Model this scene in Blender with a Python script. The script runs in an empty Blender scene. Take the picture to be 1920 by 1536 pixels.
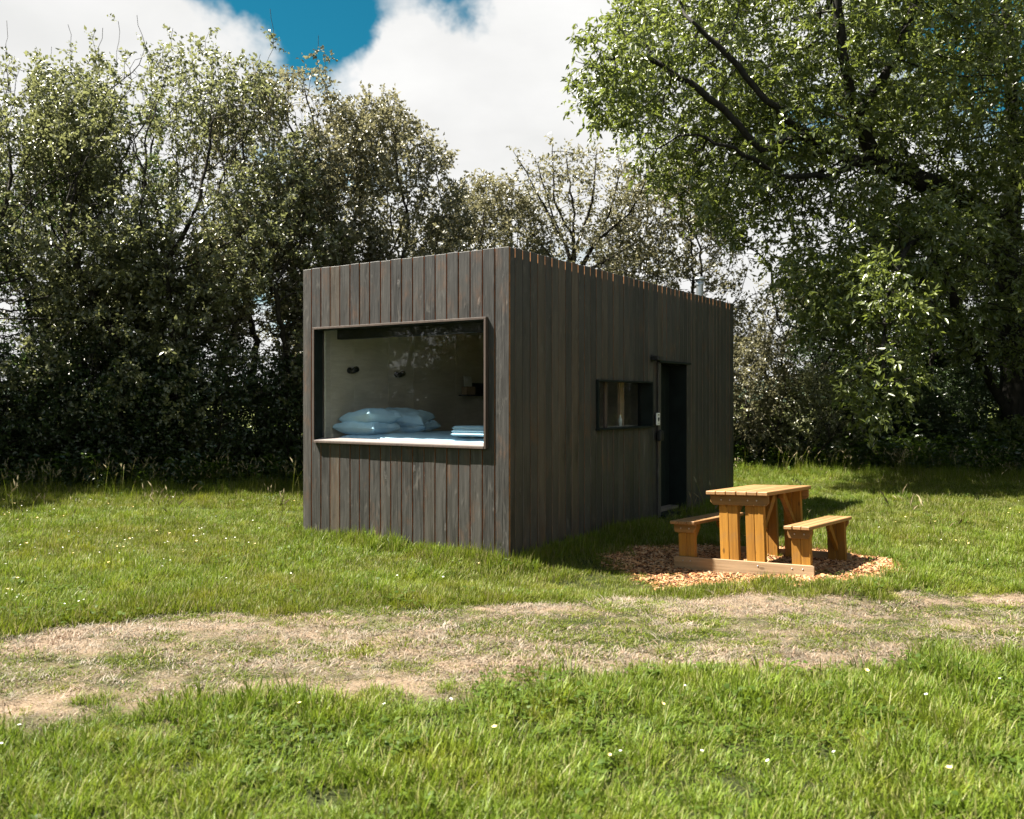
import bpy, bmesh, math, random
import numpy as np
from mathutils import Vector, Matrix, noise as mnoise

# ------------------------------------------------------------------ camera, sky, sun, exposure
SC = bpy.context.scene
COL = SC.collection
F_PX, HORIZON, ZC = 1673.0, 749.0, 1.6308      # focal length and horizon row in a 1920 x 1536 frame, eye height

cam_data = bpy.data.cameras.new("camera")
cam = bpy.data.objects.new("camera", cam_data)
COL.objects.link(cam)
cam.location = (0, 0, ZC)
cam.rotation_euler = (math.radians(90), 0, 0)
cam_data.sensor_width = 36
cam_data.lens = F_PX / 1920 * 36
cam_data.shift_y = -(768 - HORIZON) / 1920
cam_data.clip_end = 4000
cam_data.dof.use_dof = True
cam_data.dof.focus_distance = 9.2
cam_data.dof.aperture_fstop = 2.8
SC.camera = cam

SUN_EL = math.radians(57)
SUN_H = Vector((-0.990, 0.140, 0)).normalized()     # horizontal direction towards the sun
to_sun = Vector((SUN_H.x * math.cos(SUN_EL), SUN_H.y * math.cos(SUN_EL), math.sin(SUN_EL)))
sun_data = bpy.data.lights.new("sun", 'SUN')
sun_data.energy = 5.0
sun_data.angle = math.radians(0.53)
sun_data.color = (1.0, 0.93, 0.82)
sun = bpy.data.objects.new("sun", sun_data)
COL.objects.link(sun)
sun.location = to_sun * 60
sun.rotation_euler = to_sun.to_track_quat('Z', 'Y').to_euler()

world = bpy.data.worlds.new("World")
SC.world = world
world.use_nodes = True


def build_sky():
    nt = world.node_tree
    N, L = nt.nodes, nt.links
    N.clear()
    out = N.new('ShaderNodeOutputWorld')
    bg = N.new('ShaderNodeBackground')
    bg.inputs['Strength'].default_value = 0.05
    L.new(bg.outputs[0], out.inputs[0])
    sky = N.new('ShaderNodeTexSky')
    sky.sky_type = 'NISHITA'
    sky.sun_disc = False
    sky.sun_elevation = SUN_EL
    sky.sun_rotation = math.atan2(SUN_H.x, SUN_H.y)
    sky.air_density = 1.0
    sky.dust_density = 0.3
    sky.ozone_density = 2.5
    tint = N.new('ShaderNodeMix'); tint.data_type = 'RGBA'; tint.blend_type = 'MULTIPLY'
    tint.inputs['Factor'].default_value = 1.0
    L.new(sky.outputs[0], tint.inputs['A'])
    tint.inputs['B'].default_value = (0.05, 0.38, 0.37, 1)
    tc = N.new('ShaderNodeTexCoord')
    # clouds lie on a layer overhead: project the direction on a plane
    sep = N.new('ShaderNodeSeparateXYZ'); L.new(tc.outputs['Generated'], sep.inputs[0])
    add = N.new('ShaderNodeMath'); add.operation = 'ADD'; add.inputs[1].default_value = 0.22
    mx = N.new('ShaderNodeMath'); mx.operation = 'MAXIMUM'; mx.inputs[1].default_value = 0.0
    L.new(sep.outputs[2], mx.inputs[0]); L.new(mx.outputs[0], add.inputs[0])
    dv = N.new('ShaderNodeVectorMath'); dv.operation = 'DIVIDE'
    cmb = N.new('ShaderNodeCombineXYZ')
    for i in range(3):
        L.new(add.outputs[0], cmb.inputs[i])
    L.new(tc.outputs['Generated'], dv.inputs[0]); L.new(cmb.outputs[0], dv.inputs[1])
    ns = N.new('ShaderNodeTexNoise'); ns.inputs['Scale'].default_value = 1.5
    ns.inputs['Detail'].default_value = 7; ns.inputs['Roughness'].default_value = 0.55
    ns.inputs['Distortion'].default_value = 0.25
    L.new(dv.outputs[0], ns.inputs['Vector'])
    cover = None

    def math2(op, a, b):
        m = N.new('ShaderNodeMath'); m.operation = op
        for i, v in enumerate((a, b)):
            if isinstance(v, (int, float)): m.inputs[i].default_value = v
            else: L.new(v, m.inputs[i])
        return m.outputs[0]
    cover = math2('ADD', math2('MULTIPLY', math2('SUBTRACT', ns.outputs['Fac'], 0.5), 1.9), 0.52)
    wn = N.new('ShaderNodeTexNoise'); wn.inputs['Scale'].default_value = 5.0; wn.inputs['Detail'].default_value = 6; wn.inputs['Roughness'].default_value = 0.6
    L.new(tc.outputs['Generated'], wn.inputs['Vector'])
    ws = N.new('ShaderNodeVectorMath'); ws.operation = 'SUBTRACT'; ws.inputs[1].default_value = (.5, .5, .5); L.new(wn.outputs['Color'], ws.inputs[0])
    wm = N.new('ShaderNodeVectorMath'); wm.operation = 'SCALE'; wm.inputs['Scale'].default_value = 0.22; L.new(ws.outputs[0], wm.inputs[0])
    wa = N.new('ShaderNodeVectorMath'); wa.operation = 'ADD'; L.new(tc.outputs['Generated'], wa.inputs[0]); L.new(wm.outputs[0], wa.inputs[1])
    hz = N.new('ShaderNodeMapRange'); hz.interpolation_type = 'SMOOTHSTEP'; L.new(sep.outputs[2], hz.inputs['Value'])
    hz.inputs['From Min'].default_value = 0.0; hz.inputs['From Max'].default_value = 0.34; hz.inputs['To Min'].default_value = 0.5; hz.inputs['To Max'].default_value = 0.0
    cover = math2('ADD', cover, hz.outputs[0])     # the layers close up towards the horizon
    # gaps between the clouds (direction, angular size) and one big bank
    for (px, py, size, amt) in ((510, 0, .105, -.44), (610, 45, .07, -.28), (650, 105, .05, -.2), (860, -40, .08, -.5), (480, -90, .16, -.5), (760, 110, .10, .25), (620, 75, .05, .34), (690, 70, .05, .25), (430, 60, .06, .2),
                                (1870, 40, .14, -.28), (1500, 310, .11, -.22), (150, 90, .26, .40), (900, 210, .24, .45), (1250, 160, .3, .35)):
        d = Vector(((px - 960) / F_PX, 1, (HORIZON - py) / F_PX)).normalized()
        vd = N.new('ShaderNodeVectorMath'); vd.operation = 'DISTANCE'
        vn = N.new('ShaderNodeVectorMath'); vn.operation = 'NORMALIZE'
        L.new(wa.outputs[0], vn.inputs[0])
        L.new(vn.outputs[0], vd.inputs[0]); vd.inputs[1].default_value = d
        mr = N.new('ShaderNodeMapRange'); mr.interpolation_type = 'SMOOTHSTEP'
        mr.inputs['From Min'].default_value = 0.0; mr.inputs['From Max'].default_value = size
        mr.inputs['To Min'].default_value = amt; mr.inputs['To Max'].default_value = 0
        L.new(vd.outputs['Value'], mr.inputs['Value'])
        cover = math2('ADD', cover, mr.outputs[0])
    fac = N.new('ShaderNodeMapRange'); fac.interpolation_type = 'SMOOTHSTEP'
    fac.inputs['From Min'].default_value = 0.28; fac.inputs['From Max'].default_value = 0.78
    L.new(cover, fac.inputs['Value'])
    # faint grey modelling inside the clouds
    n2 = N.new('ShaderNodeTexNoise'); n2.inputs['Scale'].default_value = 3.2; n2.inputs['Detail'].default_value = 5
    L.new(dv.outputs[0], n2.inputs['Vector'])
    cr = N.new('ShaderNodeValToRGB')
    cr.color_ramp.elements[0].position = 0.3; cr.color_ramp.elements[0].color = (3.7, 3.7, 3.65, 1)
    cr.color_ramp.elements[1].position = 0.7; cr.color_ramp.elements[1].color = (4.4, 4.38, 4.32, 1)
    L.new(n2.outputs['Fac'], cr.inputs[0])
    mix = N.new('ShaderNodeMix'); mix.data_type = 'RGBA'
    L.new(fac.outputs[0], mix.inputs['Factor'])
    L.new(tint.outputs['Result'], mix.inputs['A'])
    L.new(cr.outputs[0], mix.inputs['B'])
    L.new(mix.outputs['Result'], bg.inputs['Color'])


build_sky()
SC.view_settings.view_transform = 'Standard'
SC.view_settings.look = 'None'
SC.view_settings.exposure = 2.2
SC.view_settings.gamma = 1.0
SC.view_settings.use_curve_mapping = False
SC.render.engine = 'CYCLES'
SC.cycles.max_bounces = 5
SC.cycles.diffuse_bounces = 2
SC.cycles.glossy_bounces = 2
SC.cycles.transmission_bounces = 5
SC.cycles.transparent_max_bounces = 10
SC.cycles.caustics_reflective = False
SC.cycles.caustics_refractive = False
SC.cycles.use_denoising = True

random.seed(7)
RNG = np.random.default_rng(7)


# ------------------------------------------------------------------ helpers
def pix(px, py, depth):
    """world point at a given depth (metres along the view axis) seen at a pixel of the 1920x1536 frame"""
    return np.array([(px - 960) / F_PX * depth, depth, ZC + (HORIZON - py) / F_PX * depth])


def tag(o, label=None, cat=None, group=None, kind=None):
    if label: o["label"] = label
    if cat: o["category"] = cat
    if group: o["group"] = group
    if kind: o["kind"] = kind
    return o


def empty(name, loc=(0, 0, 0), rz=0.0):
    o = bpy.data.objects.new(name, None)
    COL.objects.link(o)
    o.location = loc
    o.rotation_euler = (0, 0, rz)
    o.empty_display_size = 0.2
    return o


def link(name, me, parent=None, loc=(0, 0, 0), rot=(0, 0, 0)):
    o = bpy.data.objects.new(name, me)
    COL.objects.link(o)
    o.parent = parent
    o.location = loc
    o.rotation_euler = rot
    return o


class MB:
    """collects shapes in one bmesh"""
    def __init__(self):
        self.bm = bmesh.new()

    def box(self, lo, hi, bevel=0.0, mat=0, rot=None, seg=1):
        lo, hi = Vector(lo), Vector(hi)
        tmp = bmesh.new()
        bmesh.ops.create_cube(tmp, size=1)
        s = hi - lo
        for v in tmp.verts:
            v.co = Vector((v.co.x * s.x, v.co.y * s.y, v.co.z * s.z))
        if bevel > 0:
            bmesh.ops.bevel(tmp, geom=tmp.edges[:], offset=bevel, segments=seg, affect='EDGES', profile=0.5)
        c = (lo + hi) / 2
        for v in tmp.verts:
            if rot is not None:
                v.co = rot @ v.co
            v.co += c
        for f in tmp.faces:
            f.material_index = mat
        self.merge(tmp)
        return self

    def merge(self, tmp):
        me = bpy.data.meshes.new("tmp")
        tmp.to_mesh(me)
        tmp.free()
        self.bm.from_mesh(me)
        bpy.data.meshes.remove(me)

    def prism(self, poly, axis, a, b, mat=0, bevel=0.0):
        """extrude a 2D polygon along an axis (0,1,2) from a to b; poly gives the other two coordinates in order"""
        tmp = bmesh.new()
        def co(p, t):
            q = list(p); q.insert(axis, t); return q
        vs = [tmp.verts.new(co(p, a)) for p in poly]
        ve = [tmp.verts.new(co(p, b)) for p in poly]
        tmp.faces.new(vs); tmp.faces.new(ve[::-1])
        n = len(poly)
        for i in range(n):
            tmp.faces.new((vs[i], ve[i], ve[(i + 1) % n], vs[(i + 1) % n]))
        bmesh.ops.recalc_face_normals(tmp, faces=tmp.faces[:])
        if bevel > 0:
            bmesh.ops.bevel(tmp, geom=tmp.edges[:], offset=bevel, segments=1, affect='EDGES')
        for f in tmp.faces:
            f.material_index = mat
        self.merge(tmp)
        return self

    def lathe(self, prof, n=20, mat=0, M=None, cap=True):
        tmp = bmesh.new()
        rings = []
        for r, z in prof:
            rings.append([tmp.verts.new((r * math.cos(2 * math.pi * i / n), r * math.sin(2 * math.pi * i / n), z)) for i in range(n)])
        for a, b in zip(rings, rings[1:]):
            for i in range(n):
                tmp.faces.new((a[i], a[(i + 1) % n], b[(i + 1) % n], b[i]))
        if cap:
            tmp.faces.new(rings[0][::-1]); tmp.faces.new(rings[-1])
        bmesh.ops.recalc_face_normals(tmp, faces=tmp.faces[:])
        for f in tmp.faces:
            f.material_index = mat
            f.smooth = True
        if M is not None:
            bmesh.ops.transform(tmp, matrix=M, verts=tmp.verts[:])
        self.merge(tmp)
        return self

    def mesh(self, name, *mats):
        me = bpy.data.meshes.new(name)
        self.bm.to_mesh(me)
        self.bm.free()
        for m in mats:
            me.materials.append(m)
        return me

    def build(self, name, mats, parent=None, loc=(0, 0, 0), rot=(0, 0, 0)):
        if not isinstance(mats, (list, tuple)): mats = [mats]
        return link(name, self.mesh(name, *mats), parent, loc, rot)


def np_mesh(name, verts, tris, mats, attrs=None, mat_idx=None, smooth=False):
    me = bpy.data.meshes.new(name)
    nv, nt = len(verts), len(tris)
    k = tris.shape[1]
    me.vertices.add(nv)
    me.vertices.foreach_set("co", np.ascontiguousarray(verts, dtype=np.float32).ravel())
    me.loops.add(nt * k)
    me.loops.foreach_set("vertex_index", np.ascontiguousarray(tris, dtype=np.int32).ravel())
    me.polygons.add(nt)
    me.polygons.foreach_set("loop_start", np.arange(0, nt * k, k, dtype=np.int32))
    if mat_idx is not None:
        me.polygons.foreach_set("material_index", np.ascontiguousarray(mat_idx, dtype=np.int32))
    me.update(calc_edges=True)
    if smooth:
        me.polygons.foreach_set("use_smooth", np.ones(nt, dtype=bool))
    for m in mats:
        me.materials.append(m)
    for an, (dom, arr) in (attrs or {}).items():
        a = me.attributes.new(an, 'FLOAT', dom)
        a.data.foreach_set("value", np.ascontiguousarray(arr, dtype=np.float32))
    return me


def norm(v):
    return v / np.maximum(np.linalg.norm(v, axis=-1, keepdims=True), 1e-9)


# ------------------------------------------------------------------ materials
class NT:
    def __init__(self, name):
        self.m = bpy.data.materials.new(name)
        self.m.use_nodes = True
        self.t = self.m.node_tree
        self.N, self.L = self.t.nodes, self.t.links
        self.N.clear()
        self.out = self.N.new('ShaderNodeOutputMaterial')

    def new(self, typ, **kw):
        n = self.N.new(typ)
        for k, v in kw.items():
            if hasattr(n, k): setattr(n, k, v)
            else: self.set(n.inputs[k], v)
        return n

    def set(self, sock, v):
        if hasattr(v, 'is_linked') or hasattr(v, 'links'): self.L.new(v, sock)
        else: sock.default_value = v

    def math(self, op, a, b=0.0, c=None, clamp=False):
        n = self.N.new('ShaderNodeMath'); n.operation = op; n.use_clamp = clamp
        self.set(n.inputs[0], a); self.set(n.inputs[1], b)
        if c is not None: self.set(n.inputs[2], c)
        return n.outputs[0]

    def noise(self, vec, scale, detail=3, rough=0.5, dist=0.0):
        n = self.N.new('ShaderNodeTexNoise')
        self.set(n.inputs['Vector'], vec)
        n.inputs['Scale'].default_value = scale
        n.inputs['Detail'].default_value = detail
        n.inputs['Roughness'].default_value = rough
        n.inputs['Distortion'].default_value = dist
        return n.outputs['Fac']

    def ramp(self, fac, stops):
        n = self.N.new('ShaderNodeValToRGB')
        cr = n.color_ramp
        while len(cr.elements) < len(stops): cr.elements.new(0.5)
        for e, (p, c) in zip(cr.elements, stops):
            e.position = p
            e.color = (*c, 1) if len(c) == 3 else c
        self.set(n.inputs[0], fac)
        return n.outputs[0]

    def mix(self, fac, a, b, blend='MIX'):
        n = self.N.new('ShaderNodeMix'); n.data_type = 'RGBA'; n.blend_type = blend
        self.set(n.inputs['Factor'], fac)
        for s, v in (('A', a), ('B', b)):
            if isinstance(v, tuple) and len(v) == 3: v = (*v, 1)
            self.set(n.inputs[s], v)
        return n.outputs['Result']

    def rng(self, v, a, b, c=0.0, d=1.0, smooth=True):
        n = self.N.new('ShaderNodeMapRange')
        if smooth: n.interpolation_type = 'SMOOTHSTEP'
        self.set(n.inputs['Value'], v)
        n.inputs['From Min'].default_value = a; n.inputs['From Max'].default_value = b
        n.inputs['To Min'].default_value = c; n.inputs['To Max'].default_value = d
        return n.outputs[0]

    def scaled(self, vec, s, offset=None):
        n = self.N.new('ShaderNodeVectorMath'); n.operation = 'MULTIPLY'
        self.set(n.inputs[0], vec); n.inputs[1].default_value = s
        r = n.outputs[0]
        if offset is not None:
            a = self.N.new('ShaderNodeVectorMath'); a.operation = 'ADD'
            self.L.new(r, a.inputs[0]); self.set(a.inputs[1], offset)
            r = a.outputs[0]
        return r

    def coords(self, which='Object'):
        return self.N.new('ShaderNodeTexCoord').outputs[which]

    def position(self):
        return self.N.new('ShaderNodeNewGeometry').outputs['Position']

    def objrand(self):
        return self.N.new('ShaderNodeObjectInfo').outputs['Random']

    def attr(self, name):
        n = self.N.new('ShaderNodeAttribute'); n.attribute_name = name
        return n.outputs['Fac']

    def bump(self, h, strength=0.3, dist=0.01):
        n = self.N.new('ShaderNodeBump')
        n.inputs['Strength'].default_value = strength; n.inputs['Distance'].default_value = dist
        self.set(n.inputs['Height'], h)
        return n.outputs[0]

    def bsdf(self, color, rough=0.6, spec=0.5, normal=None, metal=0.0):
        b = self.N.new('ShaderNodeBsdfPrincipled')
        if isinstance(color, tuple) and len(color) == 3: color = (*color, 1)
        self.set(b.inputs['Base Color'], color)
        self.set(b.inputs['Roughness'], rough)
        self.set(b.inputs['Specular IOR Level'], spec)
        self.set(b.inputs['Metallic'], metal)
        if normal is not None: self.L.new(normal, b.inputs['Normal'])
        return b.outputs[0]

    def finish(self, sh):
        self.L.new(sh, self.out.inputs['Surface'])
        return self.m


def plain(name, color, rough=0.6, spec=0.5, metal=0.0, var=0.15, scale=8.0, bump=0.0):
    n = NT(name)
    v = n.noise(n.coords(), scale, 4, 0.6)
    c = n.mix(n.rng(v, 0.3, 0.7), tuple(x * (1 - var) for x in color), tuple(min(1, x * (1 + var)) for x in color))
    nm = n.bump(n.noise(n.coords(), scale * 6, 4), bump, 0.004) if bump else None
    return n.finish(n.bsdf(c, rough, spec, nm, metal))


def board_material(name, lo, hi, worn, worn_amt):
    """dark stained softwood: the board's length runs along local z"""
    n = NT(name)
    r = n.objrand()
    off = n.N.new('ShaderNodeCombineXYZ')
    n.L.new(n.math('MULTIPLY', r, 37.0), off.inputs[0]); n.L.new(n.math('MULTIPLY', r, 91.0), off.inputs[1]); n.L.new(n.math('MULTIPLY', r, 53.0), off.inputs[2])
    v = n.coords('Object')
    grain = n.noise(n.scaled(v, (70, 70, 2.2), off.outputs[0]), 1.0, 5, 0.62, 0.5)
    broad = n.noise(n.scaled(v, (9, 9, 1.1), off.outputs[0]), 1.0, 4, 0.55, 0.6)
    blot = n.noise(n.scaled(v, (5, 5, 2.6), off.outputs[0]), 1.0, 5, 0.6)
    base = n.ramp(broad, [(0.28, lo), (0.72, hi)])
    base = n.mix(n.rng(r, 0.0, 1.0, 0.0, 0.4, False), base, tuple(x * 0.7 for x in lo))
    r2 = n.math('FRACT', n.math('MULTIPLY', r, 17.31))
    base = n.mix(1.0, base, n.ramp(r2, [(0.0, (0.62, 0.64, 0.67)), (0.45, (1.0, 1.0, 1.0)), (0.85, (1.3, 1.27, 1.22)), (1.0, (1.95, 1.6, 1.25))]), 'MULTIPLY')
    base = n.mix(n.rng(grain, 0.35, 0.75, 0.0, 0.45), base, tuple(x * 1.5 for x in hi))
    wear = n.math('MULTIPLY', n.rng(blot, 0.54, 0.76), n.rng(grain, 0.3, 0.62))
    base = n.mix(n.math('MULTIPLY', wear, worn_amt), base, worn)
    smudge = n.noise(n.scaled(v, (16, 16, 4.2), off.outputs[0]), 1.0, 4, 0.55, 1.0)
    base = n.mix(n.rng(smudge, 0.56, 0.80, 0.0, 0.6), base, (0.15, 0.14, 0.125))
    # knots: sparse pale discs with a dark rim
    kv = n.scaled(v, (5.0, 5.0, 1.9), off.outputs[0])
    vo = n.new('ShaderNodeTexVoronoi', feature='F1'); vo.inputs['Scale'].default_value = 1.0
    n.L.new(kv, vo.inputs['Vector'])
    d = n.math('ADD', vo.outputs['Distance'], n.math('MULTIPLY', n.math('SUBTRACT', n.noise(n.scaled(v, (60, 60, 30), off.outputs[0]), 1.0, 3), 0.5), 0.16))
    knot = n.rng(d, 0.03, 0.12, 1.0, 0.0)
    rim = n.math('MULTIPLY', n.rng(d, 0.09, 0.13, 0.0, 1.0), n.rng(d, 0.13, 0.26, 1.0, 0.0))
    base = n.mix(n.math('MULTIPLY', knot, 0.35), base, tuple(x * 1.9 + 0.02 for x in hi))
    base = n.mix(n.math('MULTIPLY', rim, 0.3), base, tuple(x * 0.5 for x in lo))
    h = n.math('ADD', n.math('MULTIPLY', grain, 0.5), n.math('ADD', n.math('MULTIPLY', broad, 0.5), n.math('MULTIPLY', knot, 0.4)))
    return n.finish(n.bsdf(base, n.rng(grain, 0.2, 0.8, 0.40, 0.58), 0.5, n.bump(n.math('ADD', h, n.math('MULTIPLY', smudge, 0.35)), 0.8, 0.011)))


def wood_material(name, lo, hi, along=2, rough=0.6, fine=60, spots=True, bump=0.25):
    n = NT(name)
    r = n.objrand()
    off = n.N.new('ShaderNodeCombineXYZ')
    for i, k in enumerate((31.0, 67.0, 45.0)): n.L.new(n.math('MULTIPLY', r, k), off.inputs[i])
    v = n.coords('Object')
    s = [fine, fine, fine]; s[along] = fine / 28
    grain = n.noise(n.scaled(v, tuple(s), off.outputs[0]), 1.0, 5, 0.6, 0.7)
    s2 = [fine / 7] * 3; s2[along] = fine / 60
    broad = n.noise(n.scaled(v, tuple(s2), off.outputs[0]), 1.0, 3, 0.5, 0.5)
    c = n.ramp(n.math('ADD', n.math('MULTIPLY', grain, 0.6), n.math('MULTIPLY', broad, 0.4)), [(0.3, lo), (0.68, hi)])
    c = n.mix(n.rng(r, 0, 1, 0, 0.55, False), c, tuple(x * 0.9 for x in lo))
    wx = n.noise(n.coords('Object'), 6.0, 4, 0.6)
    c = n.mix(n.rng(wx, 0.5, 0.78, 0.0, 0.35), c, tuple(sum(lo) / 3 * k for k in (1.15, 1.0, 0.82)))
    if spots:
        s3 = [7, 7, 7]; s3[along] = 3.2
        vo = n.new('ShaderNodeTexVoronoi', feature='F1'); vo.inputs['Scale'].default_value = 1.0
        n.L.new(n.scaled(v, tuple(s3), off.outputs[0]), vo.inputs['Vector'])
        c = n.mix(n.rng(vo.outputs['Distance'], 0.05, 0.12, 0.7, 0.0), c, tuple(x * 0.4 for x in lo))
    return n.finish(n.bsdf(c, rough, 0.35, n.bump(grain, bump, 0.004)))


def leaf_material(name, dark, light, trans, rough=0.34, spec=0.9, tmix=0.42, patch=0.0):
    n = NT(name)
    r = n.attr('rnd')
    c = n.mix(r, dark, light)
    v = n.noise(n.position(), 0.9, 3, 0.5)
    c = n.mix(n.rng(v, 0.35, 0.7, 0.0, 0.5), c, tuple(x * 0.72 for x in dark))
    b = n.bsdf(c, rough, spec)
    t = n.N.new('ShaderNodeBsdfTranslucent')
    n.set(t.inputs['Color'], n.mix(0.5, c, (*trans, 1)))
    m = n.N.new('ShaderNodeMixShader'); m.inputs[0].default_value = tmix
    n.L.new(b, m.inputs[1]); n.L.new(t.outputs[0], m.inputs[2])
    return n.finish(m.outputs[0])


def bark_material(name, a, b):
    n = NT(name)
    v = n.coords('Object')
    g = n.noise(n.scaled(v, (14, 14, 4)), 1.0, 5, 0.65, 0.6)
    c = n.ramp(g, [(0.3, a), (0.7, b)])
    return n.finish(n.bsdf(c, 0.85, 0.2, n.bump(g, 0.7, 0.03)))


def grass_material(name, lo, hi, straw, straw_amt, tmix=0.4):
    n = NT(name)
    r = n.attr('rnd')
    pos = n.position()
    patch = n.noise(pos, 0.55, 4, 0.55)
    c = n.mix(r, lo, hi)
    c = n.mix(n.rng(patch, 0.38, 0.70, 0.0, 0.38), c, tuple(x * 0.72 for x in lo))
    c = n.mix(n.rng(n.noise(pos, 1.7, 3), 0.5, 0.75, 0.0, 0.5), c, (hi[0] * 1.25, hi[1] * 1.02, hi[2] * 0.9))
    c = n.mix(n.math('MULTIPLY', n.rng(n.attr('rnd2'), 0.80, 0.84), straw_amt), c, straw)
    b = n.bsdf(c, 0.5, 0.28)
    t = n.N.new('ShaderNodeBsdfTranslucent'); n.set(t.inputs['Color'], c)
    m = n.N.new('ShaderNodeMixShader'); m.inputs[0].default_value = tmix
    n.L.new(b, m.inputs[1]); n.L.new(t.outputs[0], m.inputs[2])
    return n.finish(m.outputs[0])


M = {}
M['board'] = board_material('charcoal_stained_boards', (0.018, 0.0178, 0.0172), (0.066, 0.0625, 0.058), (0.15, 0.068, 0.028), 0.55)
M['raw_edge'] = plain('raw_orange_board_edge', (0.26, 0.115, 0.042), 0.75, 0.2, var=0.3, scale=12)
M['membrane'] = plain('black_wall_membrane', (0.012, 0.012, 0.013), 0.8, 0.2)
M['trim'] = plain('dark_green_black_trim', (0.009, 0.014, 0.0125), 0.6, 0.18, var=0.25, scale=5)
M['frame'] = wood_material('weathered_frame_timber', (0.05, 0.035, 0.028), (0.13, 0.098, 0.08), 2, 0.65, spots=False)
M['sill'] = plain('pale_sill_sheet', (0.20, 0.175, 0.165), 0.5, 0.4, var=0.08)
M['ply'] = None
M['blind'] = plain('black_blind', (0.01, 0.011, 0.012), 0.6, 0.3)
M['black_metal'] = plain('black_metal', (0.014, 0.014, 0.015), 0.4, 0.5)
M['linen'] = plain('blue_white_linen', (0.52, 0.77, 0.95), 0.85, 0.15, var=0.06, scale=5, bump=0.15)
M['steel'] = plain('galvanised_steel', (0.40, 0.43, 0.45), 0.35, 0.5, metal=0.85, var=0.12)
M['white_plastic'] = plain('white_plastic', (0.78, 0.78, 0.75), 0.4, 0.5, var=0.03)
M['black_plastic'] = plain('black_plastic', (0.012, 0.012, 0.013), 0.45, 0.5)
M['paper'] = plain('white_card', (0.75, 0.75, 0.70), 0.8, 0.2, var=0.04)
M['cardboard'] = plain('brown_card', (0.34, 0.25, 0.17), 0.8, 0.2, var=0.1)
M['floor'] = plain('grey_floor', (0.16, 0.14, 0.12), 0.6, 0.3)
M['bolt'] = plain('galvanised_bolt', (0.38, 0.36, 0.33), 0.5, 0.4, metal=0.5)
M['bottle'] = plain('pale_bottle', (0.62, 0.66, 0.62), 0.25, 0.5, var=0.03)
M['table'] = wood_material('honey_treated_timber', (0.17, 0.072, 0.009), (0.42, 0.205, 0.028), 2, 0.55, 46, bump=0.3)
M['table_top'] = wood_material('worn_table_timber', (0.17, 0.083, 0.028), (0.40, 0.23, 0.10), 1, 0.55, 46, bump=0.3)
M['rail'] = wood_material('pale_rail_timber', (0.19, 0.12, 0.06), (0.38, 0.27, 0.16), 0, 0.7, 46, bump=0.3)
M['beam'] = wood_material('honey_beam_timber', (0.14, 0.070, 0.018), (0.33, 0.18, 0.062), 0, 0.6, 46, bump=0.3)
M['bark'] = bark_material('grey_brown_bark', (0.0132, 0.0114, 0.0090), (0.0450, 0.0396, 0.0312))
M['bark_ash'] = bark_material('dark_ash_bark', (0.0090, 0.0084, 0.0066), (0.0330, 0.0300, 0.0240))
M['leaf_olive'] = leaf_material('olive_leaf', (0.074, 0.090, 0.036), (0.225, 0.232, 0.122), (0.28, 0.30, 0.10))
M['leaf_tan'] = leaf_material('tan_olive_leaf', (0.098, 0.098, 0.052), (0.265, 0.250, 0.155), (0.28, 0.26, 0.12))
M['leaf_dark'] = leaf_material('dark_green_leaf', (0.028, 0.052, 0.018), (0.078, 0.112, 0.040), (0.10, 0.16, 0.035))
M['leaf_ash'] = leaf_material('ash_leaf', (0.058, 0.088, 0.016), (0.200, 0.228, 0.066), (0.26, 0.32, 0.045))
M['weed'] = leaf_material('weed_leaf', (0.045, 0.085, 0.010), (0.11, 0.16, 0.022), (0.10, 0.16, 0.015), 0.55, 0.2)
M['grass'] = grass_material('meadow_grass', (0.078, 0.116, 0.006), (0.198, 0.238, 0.024), (0.30, 0.25, 0.13), 0.7)
M['lush'] = grass_material('lush_grass', (0.070, 0.126, 0.006), (0.208, 0.278, 0.028), (0.30, 0.27, 0.12), 0.6)
M['dry'] = grass_material('dry_mown_grass', (0.15, 0.130, 0.090), (0.335, 0.285, 0.225), (0.39, 0.265, 0.185), 0.8, 0.25)
M['seed'] = plain('grass_seed_head', (0.26, 0.22, 0.13), 0.8, 0.2, var=0.2)
M['petal_white'] = plain('white_petal', (0.8, 0.79, 0.72), 0.6, 0.3, var=0.03)
M['petal_yellow'] = plain('cream_yellow_petal', (0.80, 0.62, 0.28), 0.5, 0.3, var=0.1)


def ply_material():
    n = NT('birch_plywood')
    r = n.objrand()
    off = n.N.new('ShaderNodeCombineXYZ')
    n.L.new(n.math('MULTIPLY', r, 21.0), off.inputs[0]); n.L.new(n.math('MULTIPLY', r, 17.0), off.inputs[2])
    v = n.coords('Object')
    g = n.noise(n.scaled(v, (3, 3, 20), off.outputs[0]), 1.0, 5, 0.6, 1.2)
    b = n.noise(n.scaled(v, (2, 2, 4), off.outputs[0]), 1.0, 2)
    c = n.ramp(n.math('ADD', n.math('MULTIPLY', g, 0.5), n.math('MULTIPLY', b, 0.5)), [(0.3, (0.48, 0.44, 0.36)), (0.66, (0.74, 0.69, 0.59))])
    c = n.mix(n.rng(r, 0, 1, 0, 0.3, False), c, (0.46, 0.41, 0.33))
    return n.finish(n.bsdf(c, 0.55, 0.3))


M['ply'] = ply_material()


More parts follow.
